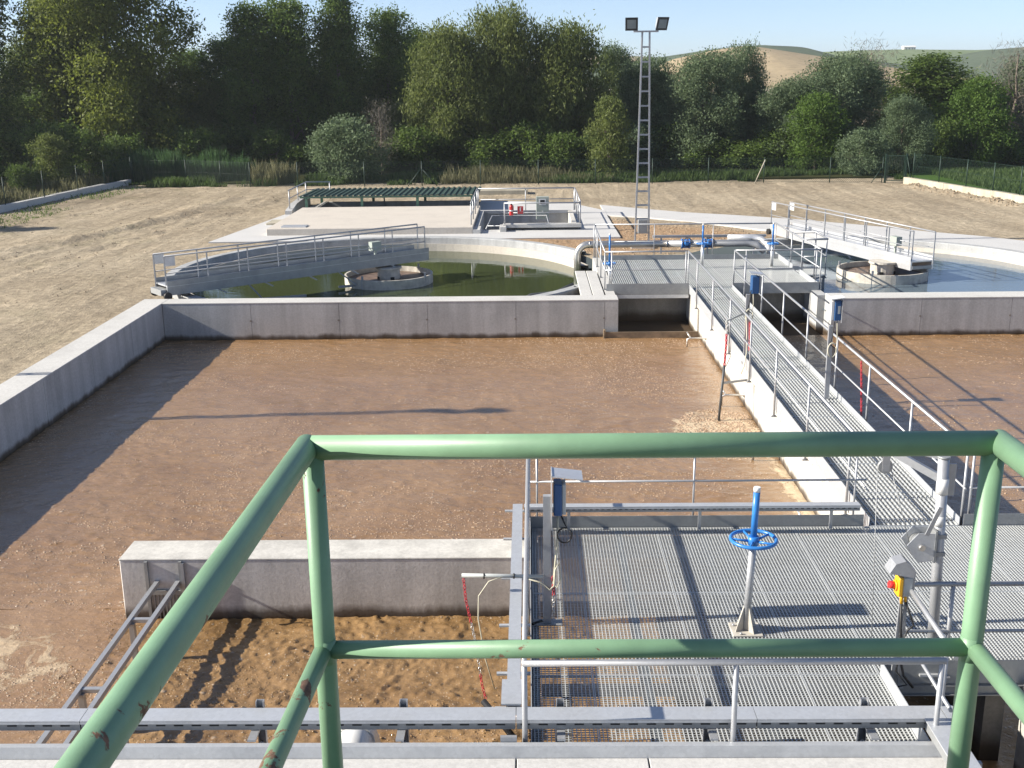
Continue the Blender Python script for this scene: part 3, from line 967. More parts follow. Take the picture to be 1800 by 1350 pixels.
handrail('short handrail round the stair head right of the far platform', [(8.08, 33.75), (8.78, 33.85), (8.74, 32.35), (8.08, 32.35)], .9, 2.06, 1.55, [(8.40, 33.8), (8.77, 33.8), (8.74, 32.4), (8.40, 32.35)], r=.03)
t = thing('stair_landing', 'small steel landing hung beside the far platform over grey water', 'landing', (8.4, 33.1, .9))
grating(8.08, 8.78, 32.35, 33.85, ZG - .04, t, pitch=.06, bw=.012, cp=.12)
MB().bar((8.4, 32.4, ZG - .12), (8.4, 33.8, ZG - .12), .08, .1).build('beam', 'galvanised_dull_shade', t)
for y in (32.5, 33.7):
    MB().bar((8.0, y, .75), (8.74, y, ZG - .12), .05, .05).build('brace', 'galvanised', t)
    MB().box(8.70, 8.76, y - .03, y + .03, -.6, ZG - .07).build('leg', 'galvanised_dull_shade', t)

# ================================================================== ROUND TANKS
def settler(c, ro, ri, label, ztop, keep):
    t = thing('settling_tank', label, 'tank', (c[0], c[1], 0))
    prof = [(ro, -.4), (ro, ztop - .03), (ro - .03, ztop), (ri + .03, ztop), (ri, ztop - .03), (ri, -.4)]
    MB().lathe((c[0], c[1], 0), prof, 120, keep=keep).build('rim_wall', 'concrete_rim', t)
    prof = [(ri - .02, .40), (ri - .02, .62), (ri - .30, .62), (ri - .30, .72), (ri - .34, .72), (ri - .34, .35)]
    MB().lathe((c[0], c[1], 0), prof, 120, keep=keep).build('overflow_channel', 'concrete_slab', t)
    return t
settler(LC, LRO, LRI, 'left round settling tank with green water behind the pool', .92, lambda x, y: y > BY1 + .05 and x < 2.0)
settler(RC, RRO, RRI, 'right round settling tank with pale blue grey water', .90, lambda x, y: y > BY1 + .05 and x > 8.2)

def feed_well(c, r, z, label, turn):
    t = thing('feed_well', label, 'tank drum', (c[0], c[1], 0))
    MB().lathe((c[0], c[1], 0), [(r, z - .45), (r, z), (r - .06, z), (r - .06, z - .45)], 56).build('drum', 'concrete_drum', t)
    MB().lathe((c[0], c[1], 0), [(.001, z - .16), (r - .05, z - .16), (r - .05, z - .18), (.001, z - .18)], 40).build('scum_surface', 'scum', t)
    m = MB().lathe((c[0], c[1], 0), [(.001, -.3), (.36, -.3), (.36, z + .16), (.001, z + .16)], 20)
    m.build('centre_pier', 'concrete_drum', t)
    m = MB().lathe((c[0], c[1], 0), [(.001, z + .162), (.42, z + .162), (.42, z + .22), (.001, z + .22)], 24)
    m.build('bearing_plate', 'concrete_drum', t)
    for a in (.3, 1.9, 3.5, 5.0):
        MB().box(c[0] + math.cos(a + turn) * .33 - .06, c[0] + math.cos(a + turn) * .33 + .06, c[1] + math.sin(a + turn) * .33 - .06, c[1] + math.sin(a + turn) * .33 + .06, z - .17, z - .07).build('port', 'black_opening', t)
    for a in (.9, 2.6, 4.2, 5.8):
        MB().bar((c[0] + math.cos(a) * (r - .03), c[1] + math.sin(a) * (r - .03), z - .5), (c[0] + math.cos(a) * (r - .03), c[1] + math.sin(a) * (r - .03), z + .12), .06, .06).build('hanger', 'galvanised', t)
    return t
feed_well((-4.45, 34.85), 1.40, .74, 'pale drum of brown scum in the middle of the left round tank', .2)
feed_well((11.0, 34.25), 1.36, .86, 'pale drum of brown scum in the middle of the right round tank', .8)

def bridge(a0, a1, b0, b1, label, deckz, railz, nposts, wells, signs_at, box_at, mat='galvanised_sheet'):
    """half bridge: two handrails from rim to centre; a0/b0 = rim ends, a1/b1 = centre ends of the two rails"""
    A0 = Vector((*a0, 0)); A1 = Vector((*a1, 0)); B0 = Vector((*b0, 0)); B1 = Vector((*b1, 0))
    t = thing('scraper_bridge', label, 'bridge', ((a0[0] + b0[0]) / 2, (a0[1] + b0[1]) / 2, .9))
    d = ((A1 + B1) - (A0 + B0)).normalized()
    s = (B0 - A0); s = (s - d * s.dot(d)).normalized()
    w = abs((B0 - A0).dot(s)) / 2
    c0 = (A0 + B0) / 2; c1 = (A1 + B1) / 2
    L = (c1 - c0).length
    up = Vector((0, 0, 1))
    n = 6
    for k in range(n):
        p = c0 + d * (L * k / n + .01); q = c0 + d * (L * (k + 1) / n - .01)
        MB().obox((p + q) / 2 + up * (deckz - .02), d, s, up, (q - p).length / 2, w + .10, .02).build('deck_plate', mat, t)
    for sg in (-1, 1):
        o = s * sg * (w + .08)
        MB().bar(c0 + o + up * (deckz - .16), c1 + o + up * (deckz - .16), .05, .24).build('side_beam', 'galvanised_dull_shade' if mat == 'galvanised_sheet' else mat, t)  # left bridge sides get darker steel: their shade is put into the colour
    for k in range(n + 1):
        p = c0 + d * (L * k / n)
        MB().bar(p - s * (w + .05) + up * (deckz - .2), p + s * (w + .05) + up * (deckz - .2), .05, .10).build('cross_beam', 'galvanised_dull_shade', t)
        if 0 < k < n:
            MB().bar(p + s * (w + .06) + up * (deckz - .26), p + s * (w + .06) + d * .28 + up * (deckz - .42), .05, .04).build('bracket', 'galvanised', t)
    for sg in (-1, 1):
        o = s * sg * (w + .112)
        MB().bar(c0 + o + up * (deckz + .05), c1 + o + up * (deckz + .05), .006, .15).build('toe_plate', 'galvanised_dull_shade' if mat == 'galvanised_sheet' else mat, t)  # same darker steel paints the shaded toe plates of the left bridge
    for (P0, P1, sg) in ((A0, A1, -1), (B0, B1, 1)):
        MB().tube([P0 + up * railz, P1 + up * railz], .023, 8).build('top_rail', 'galvanised', t)
        MB().tube([P0 + up * (railz - .48), P1 + up * (railz - .48)], .015, 8).build('mid_rail', 'galvanised', t)
        me = MB().bar((0, 0, 0), (0, 0, railz - deckz + .1), .045, .03).mesh('post', 'galvanised')
        for k in range(nposts):
            p = P0.lerp(P1, k / (nposts - 1))
            put('post', me, t, (p.x, p.y, deckz - .1))
        if signs_at:
            q = P0 + d * .16
            MB().obox(q + up * (railz - .15), d, up, s, .15, .13, .004).build('notice_plate', 'white_paint' if mat != 'galvanised_sheet' else 'galvanised_sheet', t)
    # drive unit on the rim and the gear motor on the deck
    MB().obox(c0 - d * .05 + up * (1.02 + (deckz - 1.12) * .5), d, s, up, .12, w + .05, (deckz - 1.30) * .5 + .08).build('drive_carriage', 'galvanised_dull_shade', t)
    for sg in (-1, 1):
        p = c0 + s * sg * (w + .15) - d * .02
        MB().cyl(p - s * .05 + up * 1.02, p + s * .05 + up * 1.02, .11, 16).build('wheel', 'black_rubber', t)
    p = c0 + d * (L * box_at)
    MB().obox(p + s * (w - .05) + up * (deckz + .36), d, s, up, .17, .10, .14).obox(p + s * (w - .05) + up * (deckz + .10), d, s, up, .03, .03, .12).build('control_box', 'panel_green', t)
    # scraper arms hanging into the water
    for f, dx in wells:
        p = c0 + d * (L * f)
        q = p - s * .05
        MB().bar(q + s * w + up * (deckz - .25), q + s * (w + .35) + d * dx + up * .32, .04, .04).build('scraper_arm', 'galvanised', t)
        MB().bar(q + s * (w + .05) + up * (.55), q + s * (w + .35) + d * (dx + 1.2) + up * .50, .05, .07).build('skimmer_blade', 'galvanised', t)
    MB().cyl((c1 - d * 1.2) + up * (.97), (c1 - d * 1.2) + up * (deckz - .2), .20, 16).build('pivot', 'galvanised_dull_shade', t)
    return t
bridge((-10.42, 30.43), (-3.64, 36.32), (-9.99, 30.01), (-3.34, 35.65), 'long railed scraper bridge over the left round tank', 1.30, 2.1, 8, [(.28, .5), (.62, .8)], True, .78)
bridge((9.1, 41.67), (11.62, 33.5), (9.74, 41.55), (12.2, 33.3), 'bright railed scraper bridge over the right round tank', 1.22, 2.1, 8, [(.45, .4), (.7, .5)], True, .80, 'aluminium')

# lids and hoses at the edge of the left tank
for x0, lab in ((1.42, 'pale plank lid nearer the pipe elbow at the left tank edge'), (1.75, 'pale plank lid nearer the platform wall at the left tank edge')):
    o = MB().bbox(x0, x0 + .31, 29.55, 33.4, .95, 1.01, .01).build('plank_lid', 'concrete_top')
    tag(o, lab, 'lid')
for i, pl in enumerate((((-.35, 30.9, .47), (.1, 31.5, .57), (.8, 31.95, .55), (1.35, 32.0, .80)), ((.15, 30.2, .48), (.55, 30.9, .57), (1.05, 31.2, .56), (1.4, 31.3, .85)))):
    o = MB().tube([Vector(p) for p in pl], .13, 10).build('hose', 'hose_grey')
    tag(o, ['dark fat hose lying farther out in the left tank water', 'dark fat hose lying close behind the pool wall'][i], 'hose')

# ================================================================== PUMP PIPES
t = thing('pump_pipe', 'thick galvanised pipe bending down into the left round tank', 'pipe', (1.6, 36.4, .3))
PZ, PY = 1.36, 36.42
el = [(1.62, PY - .05, .30), (1.62, PY, .95)] + [(1.62 + .36 * (1 - math.cos(a)), PY, .98 + (PZ - .98) * math.sin(a)) for a in np.linspace(.2, math.pi / 2, 7)] + [(4.6, PY, PZ)]
MB().tube(el, .116, 18).build('pipe_run', 'stainless', t)
MB().cyl((1.62, PY - .05, .33), (1.62, PY - .05, .40), .20, 18).build('flange', 'stainless', t)
for x in (2.02, 4.55):
    MB().cyl((x - .012, PY, PZ), (x + .012, PY, PZ), .13, 18).build('weld_collar', 'stainless', t)
MB().tube([(4.62, PY, PZ), (7.2, PY, PZ), (7.5, PY - .05, PZ - .05), (7.75, PY - .2, PZ - .25)], .116, 18).build('pipe_run', 'galvanised', t)
t = thing('pump_pipe', 'second pale pipe bend at the right end of the pump pipes', 'pipe', (7.0, 37, 1.4))
MB().tube([(6.7, 37.2, 1.42), (7.5, 37.2, 1.42), (7.78, 37.1, 1.38), (7.98, 36.8, 1.25), (8.02, 36.5, .9)], .12, 16).build('pipe_run', 'aluminium', t)
for x, lab in ((5.18, 'left blue gate valve on the thick pump pipe'), (5.92, 'right blue gate valve on the thick pump pipe')):
    t = thing('gate_valve', lab, 'valve', (x, PY, PZ))
    MB().cyl((x - .11, PY, PZ), (x + .11, PY, PZ), .145, 18).build('body', 'blue_paint', t)
    for s in (-1, 1):
        MB().cyl((x + s * .11, PY, PZ), (x + s * .14, PY, PZ), .165, 18).build('flange', 'blue_paint', t)
    MB().cyl((x, PY, PZ), (x + .02, PY - .26, PZ + .06), .06, 12).build('bonnet', 'blue_paint', t)
    MB().tube([(x + .03 + .14 * math.cos(a), PY - .26, PZ + .08 + .14 * math.sin(a)) for a in np.linspace(0, 2 * math.pi, 20, endpoint=False)], .014, 6, closed=True).build('handwheel', 'black_rubber', t)
t = thing('cable_duct', 'galvanised cable duct running behind the pump pipe to the mast', 'duct', (4, 38, 1.2))
MB().box(4.3, 8.2, 38.2, 38.32, 1.30, 1.38).build('tray', 'galvanised', t)
for x in (4.6, 6.2, 7.8):
    MB().box(x - .03, x + .03, 38.24, 38.3, .6, 1.30).build('leg', 'galvanised', t)

def wheel_column(loc, h, stem, rw, label, spokes=4, base=True, tilt=0.0, post_r=.05, wheel_mat='blue_paint'):
    x, y, z = loc
    t = thing('handwheel_column', label, 'valve wheel', loc)
    m = MB().tube([(x, y, z + .012), (x + tilt * h, y, z + h)], [post_r, post_r * .92], 14)
    m.build('pillar', 'aluminium' if not base else 'galvanised', t)
    xt = x + tilt * h
    if base:
        MB().bbox(x - .16, x + .16, y - .15, y + .15, z, z + .014, .004).build('base_plate', 'concrete_drum', t)
        for a in range(4):
            ca, sa = math.cos(a * math.pi / 2 + .5), math.sin(a * math.pi / 2 + .5)
            g = MB()
            p = Vector((x, y, z + .014)); dd = Vector((ca, sa, 0)); nn = Vector((-sa, ca, 0)) * .004
            vs = [p + dd * .04, p + dd * .14, p + dd * .045 + Vector((0, 0, .26)), p + dd * .035 + Vector((0, 0, .26))]
            g.add([v - nn for v in vs] + [v + nn for v in vs], [(0, 1, 2, 3), (7, 6, 5, 4), (0, 4, 5, 1), (1, 5, 6, 2), (2, 6, 7, 3), (3, 7, 4, 0)])
            g.build('gusset', 'concrete_drum', t)
            MB().cyl((x + ca * .12 - sa * .07, y + sa * .12 + ca * .07, z + .014), (x + ca * .12 - sa * .07, y + sa * .12 + ca * .07, z + .035), .014, 6).build('bolt', 'galvanised', t)
    zw = z + h + .03
    w = MB().tube([(xt + rw * math.cos(a), y + rw * math.sin(a), zw) for a in np.linspace(0, 2 * math.pi, 32, endpoint=False)], rw * .085, 10, closed=True).build('wheel_rim', wheel_mat, t)
    for k in range(spokes):
        a = 2 * math.pi * k / spokes + .6
        MB().tube([(xt + .03 * math.cos(a), y + .03 * math.sin(a), zw - .02), (xt + rw * .55 * math.cos(a), y + rw * .55 * math.sin(a), zw - .01), (xt + rw * .97 * math.cos(a), y + rw * .97 * math.sin(a), zw)], [rw * .07, rw * .055, rw * .06], 8).build('spoke', wheel_mat, w)
    MB().cyl((xt, y, zw - .06), (xt, y, zw + .035), rw * .24, 14).build('hub', wheel_mat, t)
    MB().cyl((xt, y, zw + .03), (xt + tilt * .3, y, zw + stem), rw * .15, 14).build('stem_cover', wheel_mat, t)
    MB().cyl((xt + tilt * .3, y, zw + stem), (xt + tilt * .3, y, zw + stem + .05), rw * .155, 14).build('stem_cap', 'white_plastic', t)
    return t
wheel_column((2.29, 10.71, ZG), 1.02, .53, .235, 'blue handwheel on a grey pillar standing on the near grating', 5, True, .035, .042)
wheel_column((2.26, 30.6, ZG), .62, .78, .17, 'blue handwheel column at the left corner of the far platform', 4, False, 0, .035)
wheel_column((5.30, 33.6, ZG), .70, .55, .18, 'blue handwheel column in the middle of the far platform', 4, False, 0, .05)
wheel_column((7.42, 33.6, ZG), .68, .58, .18, 'blue handwheel column at the right end of the far platform', 4, False, 0, .05)

# ================================================================== LIGHT MASTS
def mast(x, y, z, h, label):
    t = thing('light_mast', label, 'light mast', (x, y, z))
    wb_, wt = .25, .125
    def corner(sx, sy, f):
        w = wb_ + (wt - wb_) * f
        return Vector((x + sx * w, y + sy * .055, z + h * f))
    for sx in (-1, 1):
        for sy in (-1, 1):
            MB().bar(corner(sx, sy, 0), corner(sx, sy, 1), .05, .05).build('leg', 'galvanised', t)
    nb = 15
    for k in range(1, nb):
        f = k / nb
        m = MB()
        a, b_, c, d = corner(-1, -1, f), corner(1, -1, f), corner(1, 1, f), corner(-1, 1, f)
        m.bar(a, b_, .006, .055).bar(b_, c, .006, .055).bar(c, d, .006, .055).bar(d, a, .006, .055)
        m.build('batten', 'galvanised', t)
    for k in range(nb):                                    # rungs of the climbing step side
        f = (k + .5) / nb
        MB().bar(corner(1, -1, f), corner(1, 1, f), .012, .012).build('rung', 'galvanised', t)
    MB().bbox(x - .42, x + .42, y - .42, y + .42, z - .3, z + .06, .02).build('footing', 'concrete_path', t)
    MB().bbox(x - .17, x + .17, y - .26, y - .09, z + .50, z + .98, .012).build('junction_box', 'galvanised_dull_shade', t)
    MB().bar((x - .42, y, z + h + .02), (x + .42, y, z + h + .02), .22, .05).build('head_bar', 'galvanised', t)
    for s in (-1, 1):
        l = MB()
        c = Vector((x + s * .50, y - .05, z + h + .30))
        dr = Vector((s * .10, -.92, -.38)).normalized() if s < 0 else Vector((s * .35, -.86, -.36)).normalized()
        sd = dr.cross(Vector((0, 0, 1))).normalized()
        u2 = sd.cross(dr)
        # tapered housing: front frame larger than the back
        vs = []
        for dd, w, hh in ((-.14, .12, .12), (.10, .21, .22)):
            for a, b_ in ((-1, -1), (1, -1), (1, 1), (-1, 1)):
                vs.append(c + dr * dd + sd * a * w + u2 * b_ * hh)
        l.add(vs, [(3, 2, 1, 0), (0, 1, 5, 4), (1, 2, 6, 5), (2, 3, 7, 6), (3, 0, 4, 7), (4, 5, 6, 7)])
        lo = l.build('floodlight', 'aluminium', t)
        MB().obox(c + dr * .112, sd, u2, dr, .215, .225, .011).build('front_frame', 'lamp_black', lo)
        MB().obox(c + dr * .128, sd, u2, dr, .15, .15, .004).build('lens', 'lamp_glass', lo)
        MB().bar(c - sd * .0 - u2 * .24, (x + s * .36, y, z + h + .04), .05, .03).build('yoke', 'lamp_black', lo)
    return t
mast(4.10, 39.9, .76, 7.38, 'tall lattice light mast with two floodlights rising behind the far platform')
mast(-17.3, 21.2, .76, 7.38, 'light mast out of view on the left yard, its shadow crosses the pool')

# ================================================================== TRAYS
def slot_tray(p0, p1, z, w, skirt, parent, side=-1, pitch=.155, name='tray', slot=True, mat='galvanised_sheet'):
    """lidded cable tray along x or y: lid, slotted side skirt"""
    p0 = Vector((*p0, z)); p1 = Vector((*p1, z))
    d = (p1 - p0).normalized(); L = (p1 - p0).length
    s = Vector((d.y, -d.x, 0)) * (1 if side < 0 else -1)
    m = MB()
    c = (p0 + p1) / 2 - s * (w / 2)
    m.obox(c - Vector((0, 0, .006)), d, s, Vector((0, 0, 1)), L / 2, w / 2, .006)
    m.obox((p0 + p1) / 2 - s * .004 - Vector((0, 0, .022)), d, s, Vector((0, 0, 1)), L / 2, .004, .012)
    o = m.build(name, mat, parent)
    MB().obox(c - Vector((0, 0, .014 + skirt / 2)), d, s, Vector((0, 0, 1)), L / 2 - .003, w / 2 - .012, skirt / 2).build('tray_body', 'galvanised_dull_shade', o)
    if slot:
        n = int(L / pitch)
        me = MB().obox((0, 0, 0), d, s, Vector((0, 0, 1)), pitch * .26, .003, .006).mesh('slot', 'black_opening')
        for k in range(n):
            q = p0 + d * (pitch * (k + .5)) - s * .010 - Vector((0, 0, .014 + skirt * .45))
            put('slot', me, o, q)
    return o
t = thing('cable_tray', 'long lidded galvanised cable tray along the bottom edge of the view', 'cable tray', (-.8, 8.45, 1.2))
for a, b_ in ((-6.3, -3.92), (-3.915, -.14), (-.135, 1.93), (1.935, 3.55)):
    slot_tray((a, 8.39), (b_, 8.39), 1.45, .20, .085, t)
for x in (-4.9, -3.65, -2.40, -1.13, .25, 1.55, 2.91):
    m = MB()
    m.box(x - .035, x - .028, 8.60, 8.65, 1.05, 1.50).box(x + .028, x + .035, 8.60, 8.65, 1.05, 1.50).box(x - .028, x + .028, 8.643, 8.65, 1.05, 1.50)
    m.box(x - .035, x + .035, 8.26, 8.60, 1.325, 1.345)
    m.build('bracket', 'galvanised', t)
    MB().cyl((x, 8.60, 1.10), (x, 8.57, 1.10), .018, 6).build('bolt', 'galvanised', t)
t = thing('cable_tray', 'lidded cable tray running toward the viewer at the lower right corner', 'cable tray', (3.75, 8, 1.2))
slot_tray((3.565, 8.38), (3.565, 4.5), 1.46, .21, .09, t, side=1)
MB().poly([(3.556, 8.39), (3.556, 8.595), (3.66, 8.595), (3.785, 8.39)], 1.43, 1.452).build('corner_cover', 'galvanised_sheet', t)
for y in (7.9, 6.0):
    MB().box(3.60, 3.66, y - .02, y + .02, .9, 1.36).build('bracket', 'galvanised', t)
t = thing('cable_tray', 'slotted cable tray along the far toe plate of the near platform', 'cable tray', (2, 13.8, 1.2))
slot_tray((-.08, 13.24), (4.22, 13.24), 1.45, .12, .065, t, pitch=.075)
for x in (.5, 2.2, 3.9):
    MB().box(x - .02, x + .02, 13.40, 13.519, 1.30, 1.32).build('bracket', 'galvanised', t)
    MB().box(x - .02, x + .02, 13.40, 13.42, 1.06, 1.30).build('bracket', 'galvanised', t)
t = thing('cable_tray', 'narrow cable tray along the left edge of the near platform', 'cable tray', (-.2, 11, 1.2))
slot_tray((-.225, 8.62), (-.225, 13.36), 1.45, .125, .085, t, side=1, slot=False)
MB().box(-.27, -.09, 8.61, 9.02, 1.452, 1.47).build('joint_cover', 'galvanised_sheet', t)
for y in (8.75, 9.35, 10.3, 11.4, 12.5, 13.4):
    MB().box(-.33, -.009, y - .02, y + .02, 1.325, 1.345).build('bracket', 'galvanised_sheet', t)
MB().box(-.27, -.13, 8.265, 8.30, .95, 1.36).build('slotted_plate', 'galvanised', t)

# ================================================================== INSTRUMENTS
def chain(pts, parent, mats, link_l=.05, r=.0055, name='chain_link'):
    """real oval links, alternate ones turned a quarter; mats gives a material per fraction"""
    pts = [Vector(p) for p in pts]
    seg = [(pts[i + 1] - pts[i]).length for i in range(len(pts) - 1)]
    tot = sum(seg)
    n = int(tot / (link_l * .78))
    def at(s):
        for i, l in enumerate(seg):
            if s <= l or i == len(seg) - 1:
                return pts[i].lerp(pts[i + 1], min(1, s / l)), (pts[i + 1] - pts[i]).normalized()
            s -= l
    runs = {}
    for k in range(n):
        f = (k + .5) / n
        p, d = at(f * tot)
        mt = [m for lim, m in mats if f <= lim][0]
        a = d.orthogonal().normalized()
        b = d.cross(a)
        if k % 2:
            a, b = b, a
        ring = [p + d * (link_l / 2) * math.cos(q) + a * (link_l * .30) * math.sin(q) for q in np.linspace(0, 2 * math.pi, 8, endpoint=False)]
        runs.setdefault((mt, [i for i, (lim, m) in enumerate(mats) if f <= lim][0]), MB()).tube(ring, r, 5, closed=True)
    for (mt, i), m in runs.items():
        m.build('chain', mt, parent)

# near controller on its post, left edge of platform
t = thing('controller_post', 'stainless post with a blue box under a grey hood on the near platform', 'instrument', (.20, 10.9, ZG))
MB().box(.135, .215, 10.86, 10.93, ZG, 2.53).build('post', 'galvanised', t)
MB().box(.02, .34, 10.82, 10.97, ZG, ZG + .012).build('base_plate', 'galvanised_dull_shade', t)
MB().box(.222, .23, 10.82, 11.10, 2.16, 2.78).build('back_plate', 'aluminium', t)
bx = MB().bbox(.245, .335, 10.86, 11.06, 2.31, 2.66, .012).build('housing', 'blue_plastic', t)
MB().bbox(.3355, .375, 10.87, 11.05, 2.32, 2.655, .008).build('front_cover', 'grey_plastic', bx)
MB().obox((.385, 10.96, 2.745), (1, 0, -.12), (0, 1, 0), (.12, 0, 1), .165, .14, .006).build('sun_hood', 'aluminium', t)
MB().tube([(.29, 10.93, 2.31), (.29, 10.9, 2.15), (.27, 10.86, 1.85), (.24, 10.84, 1.55), (.28, 10.82, 1.50), (.32, 10.84, 1.60), (.30, 10.85, 1.78), (.26, 10.84, 1.70), (.25, 10.83, 1.52), (.20, 10.83, 1.47), (.1, 10.84, 1.56), (-.02, 10.84, 1.60)], .011, 6).build('cable', 'cream_cable', t)
ring = [(.36 + .075 * math.cos(a), 10.84, 2.10 + .085 * math.sin(a)) for a in np.linspace(1.2, 7.0, 16)]
MB().tube([(.32, 10.93, 2.31), (.36, 10.88, 2.22)] + ring, .010, 6).build('cable', 'black_rubber', t)
MB().tube([(-.02, 10.84, 1.05), (.05, 10.82, .99 + .1), (.12, 10.85, ZG + .05)], .014, 6).build('cable', 'black_rubber', t)
c = [(.235, 10.85, 1.62), (.245, 10.84, 1.45), (.235, 10.83, 1.02 + .12)]
chain(c, t, [(.42, 'chain_red'), (1, 'stainless')], .055, .006)
# its probe arm over the water
t = thing('probe_arm', 'grey arm over the white wall with a hanging red and white chain', 'probe', (-.1, 10.85, 1.9))
MB().cyl((.13, 10.85, 1.62), (-.74, 10.85, 1.97 - .35 + .02), .022, 10).build('arm', 'grey_plastic', t)
for x in (-.18, -.50):
    MB().cyl((x - .008, 10.85, 1.628), (x + .008, 10.85, 1.628), .030, 10).build('clamp', 'black_rubber', t)
chain([(-.72, 10.85, 1.60), (-.70, 10.84, 1.35), (-.62, 10.80, .95), (-.57, 10.76, .62), (-.54, 10.72, .40), (-.50, 10.68, .25)], t, [(.12, 'chain_red'), (.36, 'chain_red'), (.80, 'stainless'), (1, 'chain_red')], .05, .0048)
MB().tube([(-.30, 10.83, 1.63), (-.45, 10.82, 1.58), (-.56, 10.8, 1.42), (-.57, 10.8, 1.15), (-.50, 10.75, .7), (-.40, 10.70, .35)], .007, 6).build('cable', 'cream_cable', t)
pr = MB().cyl((-.52, 10.55, .30), (-.18, 10.12, .12), .035, 12).build('probe_body', 'black_rubber', t)
MB().cyl((-.44, 10.45, .257), (-.42, 10.425, .247), .045, 12).build('probe_ring', 'white_plastic', pr)
MB().cyl((-.35, 10.33, .212), (-.33, 10.30, .20), .05, 12).build('probe_ring', 'grey_plastic', pr)
# small joint pads standing out of the left tray: level tags
# walkway controllers
def walkway_controller(x, y, lab, face):
    t = thing('controller_post', lab, 'instrument', (x, y, ZG))
    MB().box(x - .04, x + .04, y - .03, y + .03, .98, 2.40).build('post', 'galvanised', t)
    MB().box(x - .07, x + .07, y - .05, y + .05, .93, .98).build('base_plate', 'galvanised_dull_shade', t)
    if face == 'side':
        b = MB().bbox(x + .05, x + .20, y - .10, y + .10, 2.43, 2.78, .012).build('housing', 'blue_plastic', t)
        MB().bbox(x + .2005, x + .25, y - .09, y + .09, 2.44, 2.77, .008).build('front_cover', 'grey_plastic', b)
        MB().obox((x + .14, y, 2.84), (1, 0, -.12), (0, 1, 0), (.12, 0, 1), .14, .13, .006).build('sun_hood', 'aluminium', t)
    else:
        b = MB().bbox(x - .01, x + .11, y - .20, y - .06, 2.54, 2.90, .012).build('housing', 'blue_plastic', t)
        MB().bbox(x - .07, x - .0105, y - .19, y - .07, 2.55, 2.89, .008).build('front_cover', 'white_plastic', b)
        MB().box(x + .05, x + .09, y - .204, y - .2005, 2.66, 2.80).build('display', 'grey_plastic', b)
        MB().obox((x + .03, y - .12, 2.94), (1, 0, .12), (0, 1, 0), (-.12, 0, 1), .125, .13, .008).build('sun_hood', 'white_plastic', t)
        MB().box(x + .115, x + .125, y - .22, y - .02, 2.50, 2.92).build('back_plate', 'aluminium', t)
    pts = [(x + .08, y - .08, 2.50), (x + .10, y - .08, 2.22), (x + .08, y - .1, 2.05)] + [(x + .02 + .075 * math.cos(a), y - .1, 1.98 + .13 * math.sin(a)) for a in np.linspace(.6, 6.8, 16)]
    MB().tube(pts, .012, 6).build('cable', 'cream_cable', t)
    MB().tube([(x + .04, y - .08, 2.50), (x + .01, y - .08, 2.2), (x - .02, y - .09, 2.08), (x + .09, y - .09, 2.0)], .010, 6).build('cable', 'black_rubber', t)
    return t
walkway_controller(4.50, 22.4, 'blue controller box on a post at the left side of the walkway', 'side')
walkway_controller(5.40, 19.4, 'white and blue controller box on a post at the right side of the walkway', 'front')
t = thing('probe_arm', 'probe rod with a red chain hanging from the walkway left handrail', 'probe', (4.0, 21.4, 2))
MB().cyl((4.46, 22.35, 2.02), (3.93, 21.6, 2.02), .018, 8).build('arm', 'grey_plastic', t)
chain([(3.94, 21.6, 2.0), (3.93, 21.5, 1.6), (3.90, 21.45, 1.15)], t, [(.28, 'stainless'), (1, 'chain_red')], .06, .012)
MB().cyl((3.90, 21.45, 1.15), (3.82, 21.42, -.1), .026, 10).build('probe_body', 'hose_grey', t)
MB().bar((4.40, 21.6, .80), (3.86, 21.44, .78), .04, .04).build('clamp', 'galvanised_dull_shade', t)
MB().tube([(3.95, 21.6, 2.0), (4.0, 21.55, 1.7), (4.02, 21.5, 1.3), (3.93, 21.45, 1.12)], .008, 6).build('cable', 'cream_cable', t)
t = thing('hanging_cable', 'white cable and red chain looped over the walkway toe plate', 'cable', (4.4, 22, 1.5))
MB().tube([(4.46, 22.3, 1.96), (4.47, 22.2, 1.6), (4.44, 22.0, 1.25), (4.38, 21.9, 1.0), (4.32, 21.85, .86)], .012, 6).build('cable', 'cream_cable', t)
chain([(4.55, 22.35, 1.85), (4.55, 22.3, 1.5), (4.54, 22.25, 1.25)], t, [(1, 'chain_red')], .05, .008)
t = thing('hanging_chain', 'short red chain hanging on the right handrail of the walkway', 'chain', (5.72, 18.4, 1.8))
chain([(5.74, 18.6, 1.95), (5.76, 18.55, 1.5), (5.78, 18.5, 1.0)], t, [(.2, 'chain_red'), (1, 'chain_red')], .05, .007)

# spray pipes low on the divider wall
for i, (y, lab) in enumerate(((27.6, 'small spray pipe in the far corner by the brown board'), (22.4, 'small spray pipe beside the hanging probe rod'), (19.0, 'small spray pipe over the patch of tan foam'), (15.6, 'small spray pipe just behind the near cable tray'))):
    t = thing('spray_pipe', lab, 'pipe', (4.5, y, .2), 'spray pipes along the divider wall')
    MB().tube([(4.53, y, .25), (4.12, y, .25), (4.05, y, .22), (4.04, y, .02)], .025, 8).build('pipe_run', 'stainless', t)
    MB().tube([(4.13, y, .25), (4.05, y + .13, .38)], .018, 8).build('nozzle', 'stainless', t)
    MB().cyl((4.50, y, .25), (4.529, y, .25), .05, 12).build('flange', 'stainless', t)

